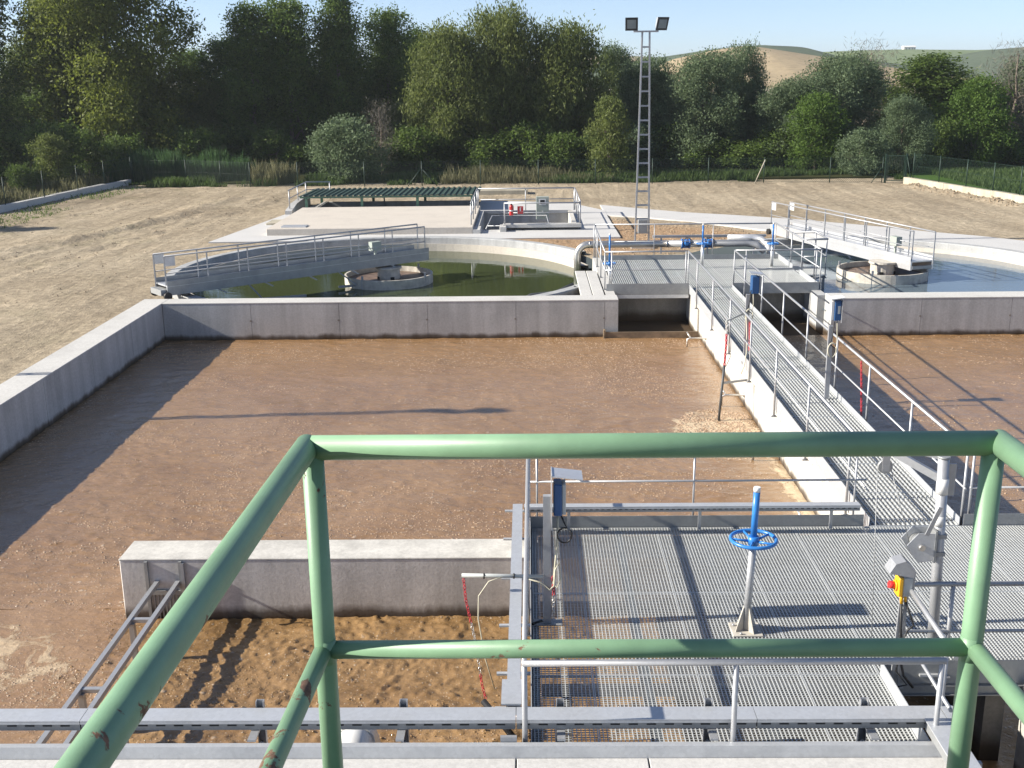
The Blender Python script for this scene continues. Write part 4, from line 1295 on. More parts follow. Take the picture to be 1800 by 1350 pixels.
# emergency stop post
t = thing('stop_switch_post', 'post with a yellow and red stop switch under a grey hood', 'switch', (3.56, 9.72, ZG))
for s in (-1, 1):
    MB().bar((3.545 + s * .035, 9.66, ZG - .05), (3.555 + s * .022, 9.66, 1.98), .022, .03).build('leg', 'galvanised', t)
MB().box(3.50, 3.62, 9.63, 9.69, ZG - .06, ZG - .045).build('foot_plate', 'galvanised', t)
MB().box(3.60, 3.64, 9.64, 9.67, 1.98, 2.22).build('back_rail', 'galvanised', t)
b = MB().bbox(3.515, 3.60, 9.58, 9.70, 2.00, 2.19, .008).build('housing', 'grey_plastic', t)
MB().bbox(3.465, 3.5145, 9.575, 9.705, 2.0, 2.19, .012).build('front_cover', 'yellow_plastic', b)
MB().cyl((3.4645, 9.64, 2.09), (3.448, 9.64, 2.09), .052, 18).build('collar', 'yellow_plastic', b)
MB().cyl((3.447, 9.64, 2.09), (3.395, 9.64, 2.10), .036, 14).build('knob', 'red_plastic', b)
h = MB()
P = [(3.37, 2.25), (3.42, 2.34), (3.51, 2.37), (3.60, 2.29)]
for i in range(3):
    (xa, za), (xb, zb) = P[i], P[i + 1]
    h.add([(xa, 9.56, za), (xb, 9.56, zb), (xb, 9.73, zb), (xa, 9.73, za), (xa, 9.56, za - .008), (xb, 9.56, zb - .008), (xb, 9.73, zb - .008), (xa, 9.73, za - .008)],
          [(0, 1, 2, 3), (7, 6, 5, 4), (0, 4, 5, 1), (1, 5, 6, 2), (2, 6, 7, 3), (3, 7, 4, 0)])
h.add([(3.37, 9.558, 2.245), (3.60, 9.558, 2.20), (3.60, 9.558, 2.29), (3.51, 9.558, 2.37), (3.42, 9.558, 2.34)], [(0, 1, 2, 3, 4)])
h.build('sun_hood', 'galvanised', t)
MB().cyl((3.52, 9.64, 2.0), (3.53, 9.64, 1.90), .016, 8).cyl((3.56, 9.64, 2.0), (3.565, 9.64, 1.92), .014, 8).build('cable_gland', 'yellow_plastic', t)
MB().tube([(3.53, 9.64, 1.9), (3.545, 9.63, 1.6), (3.55, 9.62, 1.35), (3.60, 9.60, 1.15), (3.70, 9.6, 1.02)], .013, 6).build('cable', 'black_rubber', t)
MB().tube([(3.57, 9.64, 1.92), (3.63, 9.62, 1.75), (3.66, 9.62, 1.68), (3.60, 9.62, 1.62), (3.555, 9.62, 1.4), (3.52, 9.6, 1.2), (3.62, 9.55, 1.08), (3.45, 9.55, 1.04)], .010, 6).build('cable', 'black_rubber', t)

# davit with hand winch
t = thing('davit_crane', 'galvanised davit with a hand winch and pulley at the floor opening', 'davit', (3.92, 9.86, ZG))
DX, DY = 3.92, 9.88
MB().cyl((DX + .05, DY, ZG - .02), (DX - .03, DY, 3.28), .052, 16).build('mast', 'galvanised', t)
MB().cyl((DX - .03, DY, 3.28), (DX - .03, DY, 3.30), .058, 16).build('mast_cap', 'galvanised_dull_shade', t)
MB().cyl((DX + .045, DY, ZG), (DX + .035, DY, 1.42), .066, 16).build('socket', 'galvanised_dull_shade', t)
MB().box(DX - .10, DX + .18, DY - .12, DY + .12, ZG - .01, ZG + .012).build('base_plate', 'galvanised_sheet', t)
for z, hh in ((2.92, .16), (2.60, .10)):
    MB().cyl((DX - .018, DY, z), (DX - .018, DY, z + hh), .056, 16).build('label_band', 'white_paint', t)
MB().bar((DX - .02, DY, 3.06), (DX - .50, DY + .25, 3.30), .05, .07).build('jib', 'galvanised', t)
MB().bar((DX - .02, DY + .02, 3.27), (DX - .28, DY + .12, 3.31), .03, .04).build('tie_bar', 'galvanised', t)
MB().obox((DX + .06, DY + .03, 3.05), (1, 0, 0), (0, 0, 1), (0, 1, 0), .05, .16, .006).build('gusset', 'galvanised', t)
pu = MB().cyl((DX - .50, DY + .20, 3.12), (DX - .50, DY + .24, 3.12), .07, 18).build('pulley', 'galvanised_dull_shade', t)
MB().bar((DX - .50, DY + .19, 3.30), (DX - .50, DY + .19, 3.08), .07, .008, (0, 1, 0)).build('cheek', 'galvanised', pu)
MB().cyl((DX - .57, DY + .22, 3.12), (DX - .52, DY + .1, 1.10), .004, 6).build('rope', 'galvanised_dull_shade', t)
MB().cyl((DX - .44, DY + .22, 3.10), (DX - .28, DY, 2.42), .004, 6).build('rope', 'galvanised_dull_shade', t)
MB().cyl((DX - .19, DY - .10, 2.42), (DX - .19, DY + .06, 2.42), .075, 18).build('winch_drum', 'galvanised_dull_shade', t)
for yy in (-.11, .07):
    vs = []
    for y_ in (DY + yy - .004, DY + yy + .004):
        vs += [(DX - .34, y_, 2.44), (DX - .24, y_, 2.56), (DX - .08, y_, 2.56), (DX - .08, y_, 2.28), (DX - .22, y_, 2.26)]
    MB().add(vs, [(4, 3, 2, 1, 0), (5, 6, 7, 8, 9)] + [(i, (i + 1) % 5, 5 + (i + 1) % 5, 5 + i) for i in range(5)]).build('winch_cheek', 'galvanised_sheet', t)
MB().cyl((DX - .2, DY - .14, 2.42), (DX - .2, DY - .114, 2.42), .03, 12).build('winch_hub', 'stainless', t)
MB().box(DX - .08, DX - .06, DY - .12, DY + .08, 2.26, 2.58).build('winch_plate', 'galvanised_dull_shade', t)
MB().bar((DX - .17, DY - .13, 2.55), (DX - .07, DY - .15, 2.84), .04, .012, (0, 1, 0)).build('crank', 'galvanised', t)
for z in (2.30, 2.48):
    MB().box(DX - .062, DX + .05, DY - .06, DY + .06, z, z + .04).build('clamp', 'galvanised_dull_shade', t)

# ================================================================== LEFT FOREGROUND: scum frame and pipes in the churning channel
t = thing('guide_frame', 'long steel frame of two rails lying low over the churning channel', 'frame', (-4.7, 11, .5))
for x in (-4.83, -4.56):
    MB().bar((x, 8.4, .52), (x, 13.28, .52), .055, .06).build('rail', 'galvanised', t)
for y in (13.22, 12.02, 10.45, 9.2):
    MB().bar((-4.80, y, .515), (-4.59, y, .515), .06, .045).build('rung', 'galvanised', t)
    if y < 13:
        MB().bar((-4.80, y - .04, -.3), (-4.80, y - .04, .49), .06, .06).build('leg', 'galvanised', t)
MB().box(-4.50, -4.46, 12.99, 13.03, -.3, .80).build('guide_bar', 'galvanised', t)
t = thing('drain_tap', 'small steel tap sticking out of the white topped wall', 'tap', (-4.1, 12.95, .5))
MB().tube([(-4.05, 13.03, .50), (-4.05, 12.86, .50), (-4.10, 12.80, .46)], .02, 8).build('pipe_run', 'stainless', t)
MB().bar((-4.12, 12.85, .56), (-3.95, 12.85, .56), .02, .015).build('handle', 'galvanised', t)
t = thing('inlet_pipe', 'fat pale pipe elbow dipping into the churning channel', 'pipe', (-1.65, 9.3, .5))
MB().tube([(-1.65, 8.15, .78), (-1.65, 9.0, .80), (-1.65, 9.25, .74), (-1.65, 9.42, .55), (-1.64, 9.48, .2), (-1.64, 9.48, -.3)], .17, 22).build('pipe_run', 'white_plastic', t)
MB().cyl((-1.65, 9.02, .80), (-1.65, 9.06, .795), .185, 22).build('collar', 'white_plastic', t)
t = thing('drain_pipe', 'grey blue pipe bending down at the lower right corner', 'pipe', (4.3, 8.3, .2))
MB().tube([(4.45, 6.0, .62), (4.42, 8.0, .62), (4.36, 8.6, .56), (4.30, 8.95, .32), (4.28, 9.05, -.2)], .20, 22).build('pipe_run', 'galvanised_dull_shade', t)
t = thing('crossing_rail', 'low horizontal steel rail at the lower right corner', 'rail', (4.4, 8.2, .9))
MB().cyl((3.8, 8.25, 1.0), (5.6, 8.25, 1.0), .03, 10).build('bar', 'galvanised', t)
MB().box(5.62, 5.68, 8.2, 8.3, -.3, 1.05).build('post', 'galvanised', t)

# ================================================================== GREEN GUARD RAIL AND THE VIEWING DECK
GY, GX0, GX1, GZ, GM = 2.2, -.458, .968, 6.048, 5.575
t = thing('green_guardrail', 'chipped green tubular guardrail right in front of the viewer', 'guardrail', (.25, GY, 5.1))
MB().tube([(GX0, GY, GZ), (GX1, GY, GZ)], .0265, 24).build('top_rail', 'green_paint', t)
MB().tube([(GX0 - .012, GY + .012, GZ), (GX0 - .052, 1.1, GZ), (GX0 - .10, -.6, GZ)], .0265, 24).build('side_rail', 'green_paint', t)
MB().tube([(GX1 + .012, GY + .012, GZ), (GX1 + .03, 1.1, GZ), (GX1 + .06, -.6, GZ)], .0265, 24).build('side_rail', 'green_paint', t)
for s, x, xd in ((-1, GX0, -.0), (1, GX1, 0)):
    MB().tube([(x, GY, GZ), (x - s * .002, GY, 5.05)], .0235, 20).build('post', 'green_paint', t)
    sp = MB()
    for i in range(6):
        pass
    c = Vector((x + s * .0, GY + .004, GZ))
    MB().tube([c + Vector((0, 0, -.004)), c + Vector((0, 0, .004))], .0268, 20).build('weld', 'green_paint', t)
    MB().tube([(x - s * .002, GY, GM - .028), (x - s * .002, GY, GM + .028)], [.0236, .0236], 16).build('weld', 'green_paint', t)
MB().tube([(GX0 + .016, GY, GM), (GX1 - .016, GY, GM)], .0205, 20).build('mid_rail', 'green_paint', t)
MB().tube([(GX0 - .004, GY - .016, GM), (GX0 - .055, 1.1, GM), (GX0 - .10, -.6, GM)], .0205, 20).build('side_mid_rail', 'green_paint', t)
MB().tube([(GX1 + .004, GY - .016, GM), (GX1 + .03, 1.1, GM), (GX1 + .06, -.6, GM)], .0205, 20).build('side_mid_rail', 'green_paint', t)
for x in (GX0 - .10, GX1 + .06):
    MB().tube([(x, -.6, GZ), (x, -.6, 5.05)], .0235, 12).build('post', 'green_paint', t)
t = thing('viewing_deck', 'steel viewing deck under the viewer carrying the green guardrail', 'deck', (.25, .8, 5.05))
MB().bbox(-.7, 1.2, -1.2, 2.26, 4.97, 5.05, .01).build('deck_plate', 'green_sheet', t)
for x in (-.6, 1.1):
    for y in (-1.1, 2.1):
        MB().box(x - .06, x + .06, y - .06, y + .06, 1.2 if y > 4 else 0, 4.97).build('column', 'green_frame', t)

# ================================================================== SLAB, SHELTER AND PUMP PIT
t = thing('raised_slab', 'wide raised pale concrete slab behind the left round tank', 'slab', (-6.2, 46.8, .8))
MB().bbox(-10.25, -2.15, 43.2, 50.46, .5, 1.08, .02).build('slab_body', 'concrete_slab', t)
MB().bbox(-9.75, -8.75, 43.5, 44.1, 1.08, 1.12, .01).build('hatch_cover', 'aluminium', t)
t = thing('step', 'small brownish concrete step at the left edge of the raised slab', 'step', (-10.6, 47, .8))
MB().bbox(-11.0, -10.26, 46.4, 47.6, .7, .90, .015).build('step_block', 'concrete_kerb', t)
t = thing('sunken_bay', 'dark sunken concrete bay under the low green roof', 'bay', (-6.2, 52.4, 0))
MB().box(-9.88, -2.42, 54.0, 54.2, -.6, .92).build('back_wall', 'concrete_wall', t)
MB().box(-9.9, -9.7, 50.5, 54.0, -.6, .95).build('side_wall', 'concrete_wall', t)
MB().box(-2.6, -2.4, 50.5, 54.0, -.6, .92).build('side_wall', 'concrete_wall', t)
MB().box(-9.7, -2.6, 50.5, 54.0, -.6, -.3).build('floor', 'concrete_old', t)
t = thing('low_shelter', 'low green corrugated roof on short posts over the sunken bay', 'shelter', (-6.3, 52.8, 1))
def corrug(x0, x1, n, y0, z0, y1, z1):
    prof = []
    for i in range(n):
        a = x0 + (x1 - x0) * i / n; w = (x1 - x0) / n
        prof += [(a, 0), (a + w * .45, 0), (a + w * .55, .045), (a + w * .9, .045)]
    prof.append((x1, 0))
    m = MB()
    k = len(prof)
    vs = [(x, y0, z0 + h) for x, h in prof] + [(x, y1, z1 + h) for x, h in prof] + [(x, y0, z0 + h - .012) for x, h in prof] + [(x, y1, z1 + h - .012) for x, h in prof]
    fs = []
    for i in range(k - 1):
        fs += [(i, i + 1, k + i + 1, k + i), (2 * k + i + 1, 2 * k + i, 3 * k + i, 3 * k + i + 1), (i + 1, i, 2 * k + i, 2 * k + i + 1), (k + i, k + i + 1, 3 * k + i + 1, 3 * k + i)]
    return m.add(vs, fs)
for k in range(8):
    a = -10.5 + k * 1.03
    corrug(a, a + 1.022, 4, 50.9, 1.52, 55.0, 1.46).build('roof_sheet', 'green_sheet', t)
MB().box(-10.45, -2.3, 50.95, 51.0, 1.43, 1.51).build('eave_beam', 'green_frame', t)
MB().box(-10.45, -2.3, 54.8, 54.85, 1.37, 1.45).build('eave_beam', 'green_frame', t)
for x in (-10.15, -7.6, -5.05, -2.55):
    MB().box(x - .06, x + .06, 50.92, 51.02, .8, 1.43).build('post', 'green_frame', t)
    MB().box(x - .06, x + .06, 54.78, 54.88, .7, 1.37).build('post', 'green_frame', t)
MB().tube([(-6.9, 53.5, .5), (-6.9, 53.5, 1.22), (-6.75, 53.5, 1.3), (-3.2, 53.5, 1.3)], .04, 8).build('roof_pipe', 'galvanised', t)
t = thing('ramp_wall', 'low sloping grey wall beside the green roof carrying a small railing', 'wall', (-10.7, 51, .8))
vs = []
for x in (-10.95, -10.65):
    vs += [(x, 50.0, .6), (x, 54.5, .6), (x, 54.5, 1.28), (x, 51.3, 1.18), (x, 50.0, .98)]
MB().add(vs, [(0, 1, 2, 3, 4), (9, 8, 7, 6, 5)] + [(i, 5 + i, 5 + (i + 1) % 5, (i + 1) % 5) for i in range(5)]).build('wall_body', 'concrete_wall', t)
handrail('small railing on the sloping wall at the left of the green roof', [(-10.8, 50.3), (-10.8, 54.4), (-9.6, 54.4)], 1.05, 1.86, 1.50, [(-10.8, 50.35), (-10.8, 52.3), (-10.8, 54.3), (-9.65, 54.4)], r=.03, rp=.028, foot=False)

t = thing('pump_pit', 'open concrete pump pit with a shaded back wall behind the left tank', 'pit', (0, 47, .8))
MB().box(-2.1, 1.95, 49.3, 49.5, -.7, .94).build('back_wall', 'concrete_wall', t)
MB().box(-2.12, -1.95, 44.3, 49.3, -.7, .98).build('side_wall', 'concrete_wall', t)
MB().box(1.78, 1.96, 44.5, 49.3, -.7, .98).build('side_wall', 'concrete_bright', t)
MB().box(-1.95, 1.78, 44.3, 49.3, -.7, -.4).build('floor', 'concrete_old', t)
MB().bbox(-1.0, 2.12, 44.0, 44.35, .92, 1.06, .01).build('front_beam', 'concrete_top', t)
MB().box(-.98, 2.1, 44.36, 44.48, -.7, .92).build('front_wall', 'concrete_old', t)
MB().bbox(-1.12, -.86, 43.6, 44.3, .7, 1.02, .015).build('pillar', 'concrete_top', t)
MB().bbox(-2.2, -1.86, 43.2, 44.2, .7, .98, .015).build('pillar', 'concrete_top', t)
MB().box(-2.0, 1.9, 49.22, 49.29, .86, .99).build('rim_angle', 'galvanised', t)
G = 'railings round the pump pit'
handrail('railing at the back of the pump pit', [(-2.2, 49.6), (2.05, 49.6)], .94, 1.92, 1.44, [(-2.2, 49.6), (-.1, 49.6), (2.05, 49.6)], r=.028, rp=.022, foot=False)
handrail('railing at the left side of the pump pit beside the green roof', [(-2.25, 43.8), (-2.25, 49.6)], .98, 1.92, 1.44, [(-2.25, 43.85), (-2.25, 45.6), (-2.25, 47.4), (-2.25, 49.5)], r=.028, rp=.026, foot=False)
handrail('railing at the bright right side of the pump pit', [(2.08, 44.2), (2.08, 49.6)], .98, 1.92, 1.44, [(2.08, 44.25), (2.08, 45.9), (2.08, 47.6), (2.08, 49.4)], r=.028, rp=.026, foot=False)
handrail('railing along the front of the pump pit holding the red extinguisher', [(-.95, 44.1), (2.08, 44.1)], 1.06, 1.88, 1.5, [(-.93, 44.1), (2.06, 44.1)], r=.028, rp=.026, foot=False)
t = thing('pit_ladder', 'low slanting steel frame standing in front of the pump pit stairs', 'frame', (-1.3, 44.6, .4))
MB().tube([(-1.75, 44.0, .72), (-1.45, 45.0, 1.28), (.75, 45.0, 1.28), (.85, 44.5, .95)], .026, 8).build('upper_bar', 'galvanised', t)
MB().tube([(-1.65, 44.4, .95), (.8, 44.5, .95)], .02, 8).build('lower_bar', 'galvanised', t)
MB().tube([(-1.75, 44.0, .72), (-1.0, 44.0, .72)], .026, 8).build('foot_bar', 'galvanised', t)
t = thing('fire_extinguisher', 'red fire extinguisher hanging on the pump pit railing', 'extinguisher', (-.66, 44.0, 1.5))
MB().lathe((-.66, 43.98, 1.42), [(.001, 0), (.07, .0), (.08, .02), (.08, .34), (.06, .39), (.025, .42), (.001, .42)], 20).build('cylinder', 'red_plastic', t)
MB().box(-.69, -.63, 43.92, 43.98, 1.842, 1.89).build('handle', 'black_rubber', t)
MB().tube([(-.64, 43.94, 1.86), (-.57, 43.9, 1.80), (-.57, 43.9, 1.55)], .010, 6).build('hose', 'black_rubber', t)
MB().cyl((-.66, 43.98, 1.58), (-.66, 43.98, 1.63), .0812, 20).build('label_band', 'white_paint', t)
t = thing('extinguisher_sign', 'red square sign with a white extinguisher symbol beside the extinguisher', 'sign', (-.3, 44.0, 1.6))
MB().box(-.42, -.18, 43.985, 43.995, 1.46, 1.78).build('plate', 'white_paint', t)
MB().box(-.41, -.19, 43.980, 43.9845, 1.555, 1.77).build('red_field', 'red_plastic', t)
MB().box(-.41, -.19, 43.980, 43.9845, 1.47, 1.545).build('red_strip', 'red_plastic', t)
MB().box(-.325, -.275, 43.975, 43.9795, 1.58, 1.70).build('symbol_body', 'white_paint', t)
MB().box(-.31, -.29, 43.975, 43.9795, 1.705, 1.72).build('symbol_neck', 'white_paint', t)
MB().box(-.325, -.255, 43.975, 43.9795, 1.725, 1.74).build('symbol_handle', 'white_paint', t)
t = thing('control_panel', 'grey green control cabinet with a dark window on the pump pit railing', 'control cabinet', (.62, 45.2, 1.5))
MB().bbox(.33, .85, 45.2, 45.45, 1.10, 2.0, .015).build('housing', 'panel_green', t)
MB().box(.45, .73, 45.188, 45.1985, 1.68, 1.92).build('window_frame', 'white_paint', t)
MB().box(.50, .68, 45.180, 45.187, 1.72, 1.88).build('window', 'dark_glass', t)
MB().cyl((.6, 45.1985, 1.42), (.6, 45.17, 1.42), .025, 10).build('knob', 'white_plastic', t)
for x in (.4, .78):
    MB().box(x - .02, x + .02, 45.3, 45.34, -.4, 1.10).build('leg', 'galvanised', t)
for (x, y, a, b_, lab) in ((-1.3, 58.6, 1.3, 1.0, 'flat pale concrete cover lying on the dirt behind the pump pit'),):
    o = MB().bbox(x - a, x + a, y - b_ * .5, y + b_ * .5, .7, 1.0, .02).build('cover_slab', 'concrete_kerb')
    tag(o, lab, 'slab')

# ================================================================== KERB WALLS, FENCES, GATE
def kerb(label, pts, w, z1, mat):
    t = thing('kerb_wall', label, 'kerb', (pts[0][0], pts[0][1], .6))
    for (ax, ay), (bx, by) in zip(pts[:-1], pts[1:]):
        L = math.hypot(bx - ax, by - ay)
        n = max(1, round(L / 3.0))
        d = Vector(((bx - ax) / L, (by - ay) / L, 0)); s = Vector((-d.y, d.x, 0))
        for k in range(n):
            c = Vector((ax, ay, 0)) + d * (L * (k + .5) / n)
            h = z1 + rnd.uniform(-.02, .02)
            MB().obox((c.x, c.y, (h + .4) / 2), d, s, (0, 0, 1), L / n / 2 - .012, w / 2, (h - .4) / 2).build('kerb_block', mat, t)
    return t
kerb('pale concrete kerb wall under the green fence on the right', [(20.75, 61.8), (21.6, 58.1), (22.45, 54.2), (22.95, 51.2), (25.6, 40)], .30, 1.12, 'concrete_kerb')
kerb('grey concrete kerb wall along the left side of the dirt yard', [(-26.6, 44.0), (-25.2, 52.0), (-24.3, 60.2), (-23.6, 66.0)], .32, 1.08, 'concrete_path')

def fence(label, pts, z0, z1, netp, netw, props=(), top_wire=True, postr=.028):
    t = thing('mesh_fence', label, 'fence', (pts[0][0], pts[0][1], z0))
    me = MB().cyl((0, 0, 0), (0, 0, z1 - z0 + .03), postr, 8).mesh('fence_post', 'fence_green')
    for p in pts:
        put('fence_post', me, t, (p[0], p[1], z0))
    m = MB()
    for (ax, ay), (bx, by) in zip(pts[:-1], pts[1:]):
        L = math.hypot(bx - ax, by - ay)
        d = Vector(((bx - ax) / L, (by - ay) / L, 0))
        up = Vector((0, 0, 1))
        H = z1 - z0 - .06
        n = int((L + H) / netp)
        a = Vector((ax, ay, z0 + .04))
        w = netw
        for k in range(n):
            s = k * netp
            for sg in (0, 1):
                u0, v0 = s, 0.0
                if u0 > L:
                    v0 = u0 - L; u0 = L
                u1 = max(0.0, s - H); v1 = min(H, s)
                if v0 > H:
                    continue
                q0 = a + d * (u0 if not sg else L - u0) + up * v0
                q1 = a + d * (u1 if not sg else L - u1) + up * v1
                e = (q1 - q0).normalized().cross(d.cross(up)) * w
                m.add([q0 - e, q0 + e, q1 + e, q1 - e], [(0, 1, 2, 3)])
    m.build('wire_net', 'fence_green', t, 'stuff')
    for z in (z0 + .05, (z0 + z1) / 2, z1 - .02):
        MB().tube([(p[0], p[1], z) for p in pts], .006, 5).build('tension_wire', 'fence_green', t)
    for (a, b_) in props:
        MB().cyl(a, b_, .024, 8).build('prop', 'fence_green', t)
    return t
far = [(-23.4, 66.2), (-20.2, 66.1), (-17.8, 64.8), (-15.8, 63.6), (-13.0, 63.2), (-9.2, 63.05), (-5.95, 63.0), (-2.65, 63.1), (.6, 63.15), (3.8, 63.1), (7.0, 63.1), (10.15, 63.2), (13.2, 62.9), (16.8, 62.6), (19.6, 62.3)]
fence('dark wire mesh fence across the back of the yard', far, .78, 2.15, .11, .0035,
      [((-6.75, 62.95, .78), (-6.0, 63.0, 1.75)), ((-5.1, 63.0, .78), (-5.9, 63.0, 1.7)), ((19.0, 62.2, .78), (19.55, 62.3, 1.6))])
o = MB().cyl((12.65, 62.6, .76), (13.22, 62.8, 2.05), .03, 8).build('leaning_pole', 'concrete_kerb')
tag(o, 'pale pole leaning against the back fence', 'pole')
right = [(20.95, 61.3), (21.5, 58.9), (22.0, 56.5), (22.45, 54.3), (22.85, 52.2), (23.5, 49.5), (24.6, 45.0)]
fence('green wire mesh fence on the kerb wall at the right', right, 1.1, 2.42, .12, .003, [((20.9, 61.5, 1.1), (20.75, 61.9, 2.3))])
left = [(-26.2, 46.0), (-25.6, 49.5), (-25.0, 53.0), (-24.6, 56.5), (-24.25, 60.0), (-23.9, 63.0), (-23.45, 66.1)]
fence('faint wire mesh fence on the left kerb wall', left, 1.05, 2.35, .11, .003)
t = thing('yard_gate', 'dark green wire gate at the right end of the back fence', 'gate', (20.2, 62, .78))
for x, y in ((19.75, 62.25), (20.75, 61.9)):
    MB().box(x - .05, x + .05, y - .05, y + .05, .7, 2.35).build('gate_post', 'fence_green', t)
g = MB().bar((19.82, 62.22, 2.25), (20.68, 61.92, 2.25), .04, .04).bar((19.82, 62.22, .9), (20.68, 61.92, .9), .04, .04).bar((19.84, 62.21, .9), (19.84, 62.21, 2.25), .04, .04, (0, 1, 0)).bar((20.66, 61.93, .9), (20.66, 61.93, 2.25), .04, .04, (0, 1, 0))
g.build('gate_frame', 'fence_green', t)
for k in range(9):
    x = 19.9 + k * .085; y = 62.19 - k * .029
    MB().cyl((x, y, .9), (x, y, 2.25), .006, 5).build('gate_wire', 'fence_green', t)

# white farm building on the far hill
t = thing('farmhouse', 'small white farm building on the skyline of the far green hill', 'house', (268.5, 816, 19.6))
MB().box(264.5, 272.6, 814, 819, 18.5, 21.9).build('wall', 'plaster_white', t)
MB().add([(264.2, 813.7, 21.9), (272.9, 813.7, 21.9), (272.9, 819.3, 21.9), (264.2, 819.3, 21.9), (264.2, 816.5, 22.8), (272.9, 816.5, 22.8)], [(0, 1, 5, 4), (2, 3, 4, 5), (0, 4, 3), (1, 2, 5), (3, 2, 1, 0)]).build('roof', 'plaster_white', t)
for x in (265.6, 267.8, 270.0, 271.6):
    MB().box(x, x + .7, 813.93, 813.99, 20.2, 21.2).build('window', 'dark_glass', t)

# ================================================================== VEGETATION
def leaves(rg, centers, per, crad, ln, wd, droop, tintv, squash=.8):
    """centers: (n,4) x,y,z,tint ; returns quad verts and tints"""
    n = len(centers) * per
    c = np.repeat(centers, per, 0)
    off = rg.normal(size=(n, 3)) * crad * np.array([1, 1, squash])
    p = c[:, :3] + off
    a = rg.normal(size=(n, 3))
    a[:, 2] -= droop * 2.0
    a /= np.linalg.norm(a, axis=1)[:, None]
    b = rg.normal(size=(n, 3))
    b -= a * (a * b).sum(1)[:, None]
    b /= np.linalg.norm(b, axis=1)[:, None]
    L = ln * rg.uniform(.65, 1.35, (n, 1)); W = wd * rg.uniform(.65, 1.35, (n, 1))
    v = np.stack([p - a * L * .5, p + b * W * .5, p + a * L * .5, p - b * W * .5], 1).reshape(-1, 3)
    t = np.clip(c[:, 3] + rg.normal(size=n) * tintv, 0, 1)
    return v, np.repeat(t, 4)

def crown_mesh(name, mat, seed, lobes, nclump, per, crad, ln, wd, droop, inner=.45, squash=.8):
    rg = np.random.default_rng(seed)
    W = np.array([l[6] for l in lobes], float); W /= W.sum()
    cs = []
    for l, w in zip(lobes, W):
        k = int(nclump * w)
        d = rg.normal(size=(k, 3)); d /= np.linalg.norm(d, axis=1)[:, None]
        r = rg.uniform(inner ** 2, 1, k) ** .5
        bumpy = 1 + .22 * np.sin(d[:, 0] * 5 + seed) * np.cos(d[:, 1] * 4.3 + seed * 2) + .16 * np.sin(d[:, 2] * 7 + d[:, 0] * 6 + seed)
        pos = np.array(l[:3]) + d * r[:, None] * bumpy[:, None] * np.array(l[3:6])
        tint = np.clip(.45 + rg.normal(size=k) * .22, 0, 1)
        cs.append(np.column_stack([pos, tint]))
    cs = np.concatenate(cs)
    cs = cs[cs[:, 2] > .15]
    v, t = leaves(rg, cs, per, crad, ln, wd, droop, .16, squash)
    q = np.arange(len(v)).reshape(-1, 4)
    return quads(name, v, q, mat, False, t)

def trunk_mesh(name, seed, h, r, limbs, mat='bark'):
    rr = random.Random(seed)
    m = MB()
    pts = [Vector((0, 0, -.3))]
    for i in range(1, 6):
        pts.append(Vector((rr.uniform(-.12, .12) * i * .5, rr.uniform(-.12, .12) * i * .5, h * i / 5)))
    m.tube(pts, [r * (1 - .15 * i) for i in range(6)], 8)
    for (x, y, z) in limbs:
        s = pts[rr.randint(1, 4)]
        e = Vector((x, y, z))
        mid = s.lerp(e, .5) + Vector((rr.uniform(-.3, .3), rr.uniform(-.3, .3), rr.uniform(-.2, .4)))
        m.tube([s, mid, e], [r * .5, r * .32, r * .1], 6)
        for _ in range(3):
            q = mid.lerp(e, rr.uniform(.2, .9))
            m.tube([q, q + Vector((rr.uniform(-1, 1), rr.uniform(-1, 1), rr.uniform(-.1, 1))) * .9], [r * .16, r * .04], 5)
    return m.mesh(name, mat)

def lobeset(seed, w, h, n, z0=.15, rlo=.22, rhi=.36, tall=1.0, shape='dome'):
    """irregular heap of leaf masses; the outline comes from their uneven reach"""
    rr = random.Random(seed)
    L = []
    for i in range(n):
        f = (i + rr.uniform(.2, .8)) / n
        z = h * (z0 + (1 - z0) * f)
        if shape == 'dome':
            env = math.sqrt(max(.04, 1 - max(0, (f - .38) / .68) ** 2)) * (.80 + .2 * min(1, f / .3))
        elif shape == 'spire':
            env = .25 + .75 * math.sin(math.pi * min(1, .30 + .68 * f))
        else:
            env = .95 - .45 * max(0, f - .6) / .4
        a = i * 2.39996 + rr.uniform(-.6, .6)
        s = w * rr.uniform(rlo, rhi) * (.72 + .28 * env)
        rad = max(0, w * .5 * env - s * .8) * rr.uniform(.55, 1.08)
        zz = min(z, h - s * tall * rr.uniform(.8, 1.05))
        L.append((rad * math.cos(a), rad * math.sin(a), zz, s * rr.uniform(.85, 1.15), s * rr.uniform(.85, 1.15), s * tall, s * s))
    L.append((0, 0, h * .48, w * .26, w * .26, h * .38, w * w * .08))
    return L

SPEC = {}
def species(key, mat, seed, w, h, lobes, nclump, per, crad, ln, wd, droop, tr=.16, inner=.5, squash=.8, bare=False):
    cm = crown_mesh('crown', mat, seed, lobes, nclump, per, crad, ln, wd, droop, inner, squash)
    lim = [(l[0] * .9, l[1] * .9, l[2]) for l in lobes[:9]]
    tm = trunk_mesh('trunk', seed, h * (.75 if not bare else .9), tr, lim)
    SPEC[key] = (cm, tm, w, h)
species('olive', 'leaf_olive', 11, 12.5, 14, lobeset(11, 12.5, 14, 30, .05, .12, .20, 1.0, 'barrel'), 4600, 20, .33, .25, .115, .35, .3)
species('gum_a', 'leaf_eucalyptus', 21, 6.0, 10.0, lobeset(21, 6.0, 10.0, 20, .20, .16, .23, 1.15), 1500, 20, .25, .27, .078, .9, .18, inner=.6, squash=1.5)
species('gum_b', 'leaf_eucalyptus', 22, 7.0, 10.5, lobeset(22, 7.0, 10.5, 24, .18, .15, .22, 1.15), 1800, 20, .25, .27, .078, .9, .2, inner=.6, squash=1.5)
